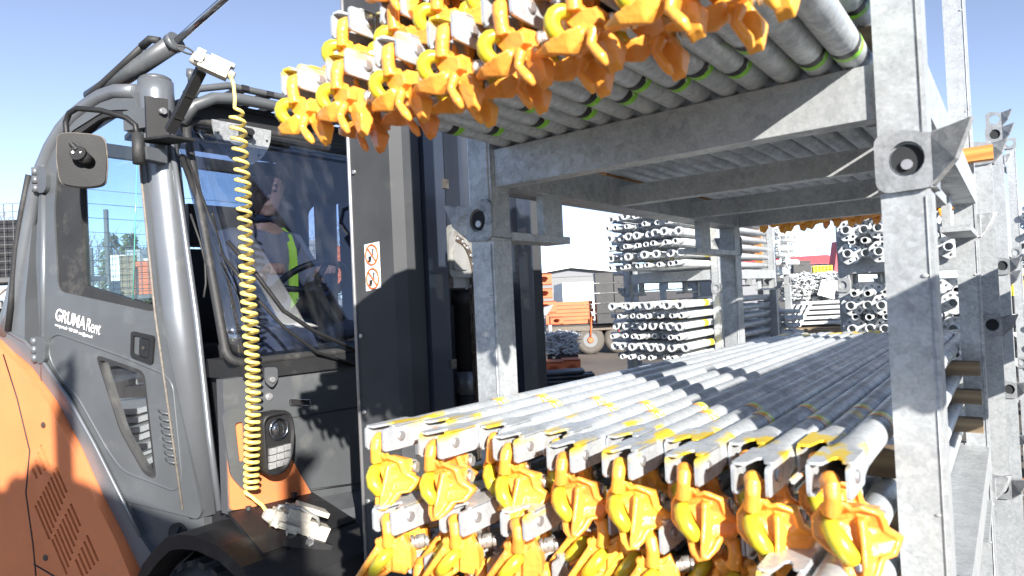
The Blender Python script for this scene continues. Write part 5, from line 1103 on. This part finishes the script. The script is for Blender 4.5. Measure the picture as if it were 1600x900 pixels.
# yellow grid and rails beyond at the right edge
for i, (d, u) in enumerate(((9.5, 7.15), (12, 9.2))):
    t = ythg('grid_fence', f'white railed frame at the right edge, {"near" if i == 0 else "far"} one', 'fence', u, d, 0, 'railed frames at the right')
    for z in (1.70, 1.62, 1.46, .9): yobj('rail', YM_().box(u-.4, u+1.6, d, d+.03, z, z+.035), 'crate' if z > 1.4 else 'galv', t)
    for k in range(12): yobj('bar', YM_().box(u-.4+.16*k, u-.385+.16*k, d+.03, d+.045, 0, 1.72), 'galv', t)
    t2 = ythg('grid_box', f'yellow grid crate at the right edge, {"near" if i == 0 else "far"} one', 'crate', u, d, 0, 'yellow grid crates at the right edge'); yobj('panel', YM_().box(u-.3, u+.9, d+.1, d+.5, 1.2, 1.52), 'yellow_tape', t2); yobj('leg', YM_().box(u-.3, u+.9, d+.1, d+.5, 0, 1.2), 'crate', t2)
# stillages at the left and seen through the cab
def stillage(u, d, z0, w, h, label, fill, group='wire stillages left of the truck'):
    t = ythg('wire_stillage', label, 'stillage', u, d, z0, group); dp = .7
    for su in (0, w):
        for sd in (0, dp): yobj('post', YM_().box(u+su-.02, u+su+.02, d+sd-.02, d+sd+.02, z0, z0+h), 'cage', t)
    yobj('base', YM_().box(u, u+w, d, d+dp, z0+.05, z0+.10), 'cage', t)
    m = YM_()
    n = int(w/.1)
    for k in range(n+1): m.box(u+w*k/n-.003, u+w*k/n+.003, d-.003, d+.003, z0+.1, z0+h)
    n = int(h/.1)
    for k in range(n+1): m.box(u, u+w, d-.004, d+.004, z0+.1+(h-.1)*k/n-.003, z0+.1+(h-.1)*k/n+.003)
    o = yobj('mesh_front', m, 'cage', t); o['kind'] = 'stuff'
    rnd = random.Random(int(u*100+z0*10))
    for k in range(rnd.randint(6, 10)):
        uu = u+.06+rnd.uniform(0, w-.35); ww = rnd.uniform(.15, .3); hh = rnd.uniform(.25, h*.85)
        yobj('packed_part', YM_().box(uu, uu+ww, d+.06+rnd.uniform(0, .2), d+.5, z0+.11, z0+.11+hh, .02), rnd.choice(fill), t)
n = 0
for c in range(5):
    for r in range(3):
        n += 1; stillage(-9.6+.95*c, 7.2, .0+.95*r, .9, .92, f'wire stillage of mixed parts, {ORD[c]} column, {ORD[r]} up, left behind the truck', ['white_box', 'galv_old', 'crate', 'galv_old', 'white_wall', 'crate', 'timber'])
for c in range(7):
    for r in range(3 if c < 5 else 2):
        n += 1; stillage(-6.9+.95*c-(0 if r == 0 else .0), 9.2+.02*c, .0+.85*r, .9, .80, f'low stillage in the rear row, {ORD[c]} from the left, {ORD[r]} up', ['oxide', 'oxide', 'white_box', 'galv', 'galv_old', 'timber'], 'low stillages in the rear row')
# ================================================================== trees
M['bark'] = mat('bark', (0.11, 0.08, 0.06), rough=0.9, var=0.3, vscale=20)
M['needles'] = mat('needles', (0.075, 0.085, 0.03), rough=0.8, var=0.4, vscale=2, spec=0.2)
M['twigs'] = mat('twigs', (0.17, 0.12, 0.085), rough=0.9, var=0.3, vscale=4, spec=0.2)
def bare_tree(u, d, h, seed, label, group='bare trees behind the yard', tw=1.0):
    rnd = random.Random(seed); t = ythg('bare_tree', label, 'tree', u, d, 0, group); tk = MB(); cr = MB(); base = W(u, d, 0)
    def grow(p, dr, ln, r, lev):
        q = p+dr*ln; (tk if lev == 0 else cr).tube([p, (p+q)/2+Vector((rnd.uniform(-1, 1), rnd.uniform(-1, 1), 0))*ln*.04, q], [r, r*.8, r*.6], 5 if lev < 2 else 3, caps=False)
        if lev >= 5 or ln < .12: return
        for k in range(rnd.randint(2, 4) if lev else 5):
            f = rnd.uniform(.35, 1.0); ax = Vector((rnd.gauss(0, 1), rnd.gauss(0, 1), rnd.gauss(.35, .35))).normalized()
            nd = (dr*.9+ax*rnd.uniform(.5, .9)).normalized(); grow(p+dr*ln*f, nd, ln*rnd.uniform(.5, .72), r*.5, lev+1)
    grow(base, Vector((0, 0, 1)), h*.42, h*.022*tw, 0)
    obj('trunk', tk, 'bark', t, world=True); obj('crown', cr, 'twigs', t, world=True)
def conifer(u, d, h, seed, label, group='conifers behind the yard'):
    rnd = random.Random(seed); t = ythg('conifer', label, 'tree', u, d, 0, group); base = W(u, d, 0)
    obj('trunk', MB().tube([base, base+Vector((0, 0, h*.97))], [h*.022, h*.003], 6), 'bark', t, world=True)
    bm = MB()
    for i in range(int(1500)):
        f = rnd.random()**.8; z = h*(.08+.9*f); R = h*.20*(1-f)**.85+.05
        a = rnd.uniform(0, 2*pi); r = R*math.sqrt(rnd.uniform(.1, 1))*(1+.3*sin(a*3+z*4))
        p = base+Vector((r*cos(a), r*sin(a), z-r*.25)); s = h*rnd.uniform(.010, .024)
        dd = Vector((cos(a), sin(a), rnd.uniform(-.5, .1))).normalized(); n_ = dd.cross(Vector((0, 0, 1))).normalized()*s*.4
        vs = [bm.bm.verts.new(v) for v in (p-n_, p+dd*s*1.6, p+n_, p+Vector((0, 0, s*.7)))]
        bm.bm.faces.new(vs[:3]); bm.bm.faces.new((vs[0], vs[1], vs[3]))
    obj('crown', bm, 'needles', t, world=True)
for i, (u, d, h) in enumerate(((-9.2, 15.0, 3.5), (-8.3, 14.2, 3.35), (-12.5, 17, 4.2), (-6.7, 17.5, 3.1), (-5.9, 18.5, 3.8), (-15.5, 18, 4.6), (-4.9, 19, 3.2))):
    conifer(u, d, h, i+3, f'{("slim", "bushy", "tall", "short", "pointed", "tallest", "small")[i]} conifer behind the stillages, {ORD[i]} of the group seen past the cab')
for i, (u, d, h) in enumerate(((-8.9, 16, 5.0), (-10.6, 18, 4.4), (-13.5, 19, 5.4), (-22, 26, 8.5), (-19.5, 27, 7.0), (-7.4, 20, 4.6), (-6.3, 21, 5.6), (-5.2, 22, 6.0), (-4.1, 23, 5.4), (-3.2, 24, 5.2), (2.3, 60, 5.6))):
    bare_tree(u, d, h, i+20, f'bare {"birch" if i > 4 else "broadleaf tree"} against the sky, {ORD[i]} counted from the cab window to the hangar', tw=.7)
# dry grass and leaves on the asphalt between the stacks, lower right
lm = MB(); rnd = random.Random(5)
for i in range(900):
    x = rnd.uniform(-.4, 1.5); y = rnd.uniform(3.6, 9); s = rnd.uniform(.012, .035); a = rnd.uniform(0, 6.28); c = Vector((x, y, GZ+.004)); v = [lm._v(c+Vector((s*cos(a+q), s*.6*sin(a+q), rnd.uniform(0, .012)))) for q in (0, 1.7, 3.3, 4.7)]; lm.bm.faces.new(v)
tag(obj('fallen_leaves', lm, mat('dry leaves', (0.20, 0.11, 0.06), rough=0.9, var=0.4, vscale=30)), 'brown dry leaves scattered on the asphalt at the right', 'leaves', kind='stuff')
for i, (x, y, l) in enumerate(((.14, 4.9, .6), (.2, 5.9, .8))):
    o = obj('lath', MB(Matrix.Translation((x, y, GZ+.012)) @ Matrix.Rotation(radians(-28), 4, 'Z')).box(-l, l, -.02, .02, -.008, .008, .001), 'timber_new'); tag(o, f'thin pale lath on the asphalt, {"nearer" if i == 0 else "farther"} one', 'lath', 'laths on the asphalt')

# unseen plank racks added left of the camera for the cab panes to mirror
for i in range(2):
    for j in range(2): pallet((-5.6-1.7*i, -2.6+.3*i, GZ+PH*j), f'{("lower", "upper")[j]} pallet of the {("near", "far")[i]} unseen plank rack added left of the camera', pi/2, detail=1)
    for j in range(2):
        for r in range(7):
            o = obj('deck_board', MB().box(-1.0, 1.0, -.36, .36, 0, .05, .004), 'galv', None, loc=(-5.6-1.7*i+random.uniform(-.08, .08), -2.6+.3*i+random.uniform(-.03, .03), GZ+PH*j+BZ1+.002+.078*r))
            tag(o, f'deck board, {ORD[r]} up, {("lower", "upper")[j]} level of the {("near", "far")[i]} added plank rack', 'board', 'deck boards added left of the camera')
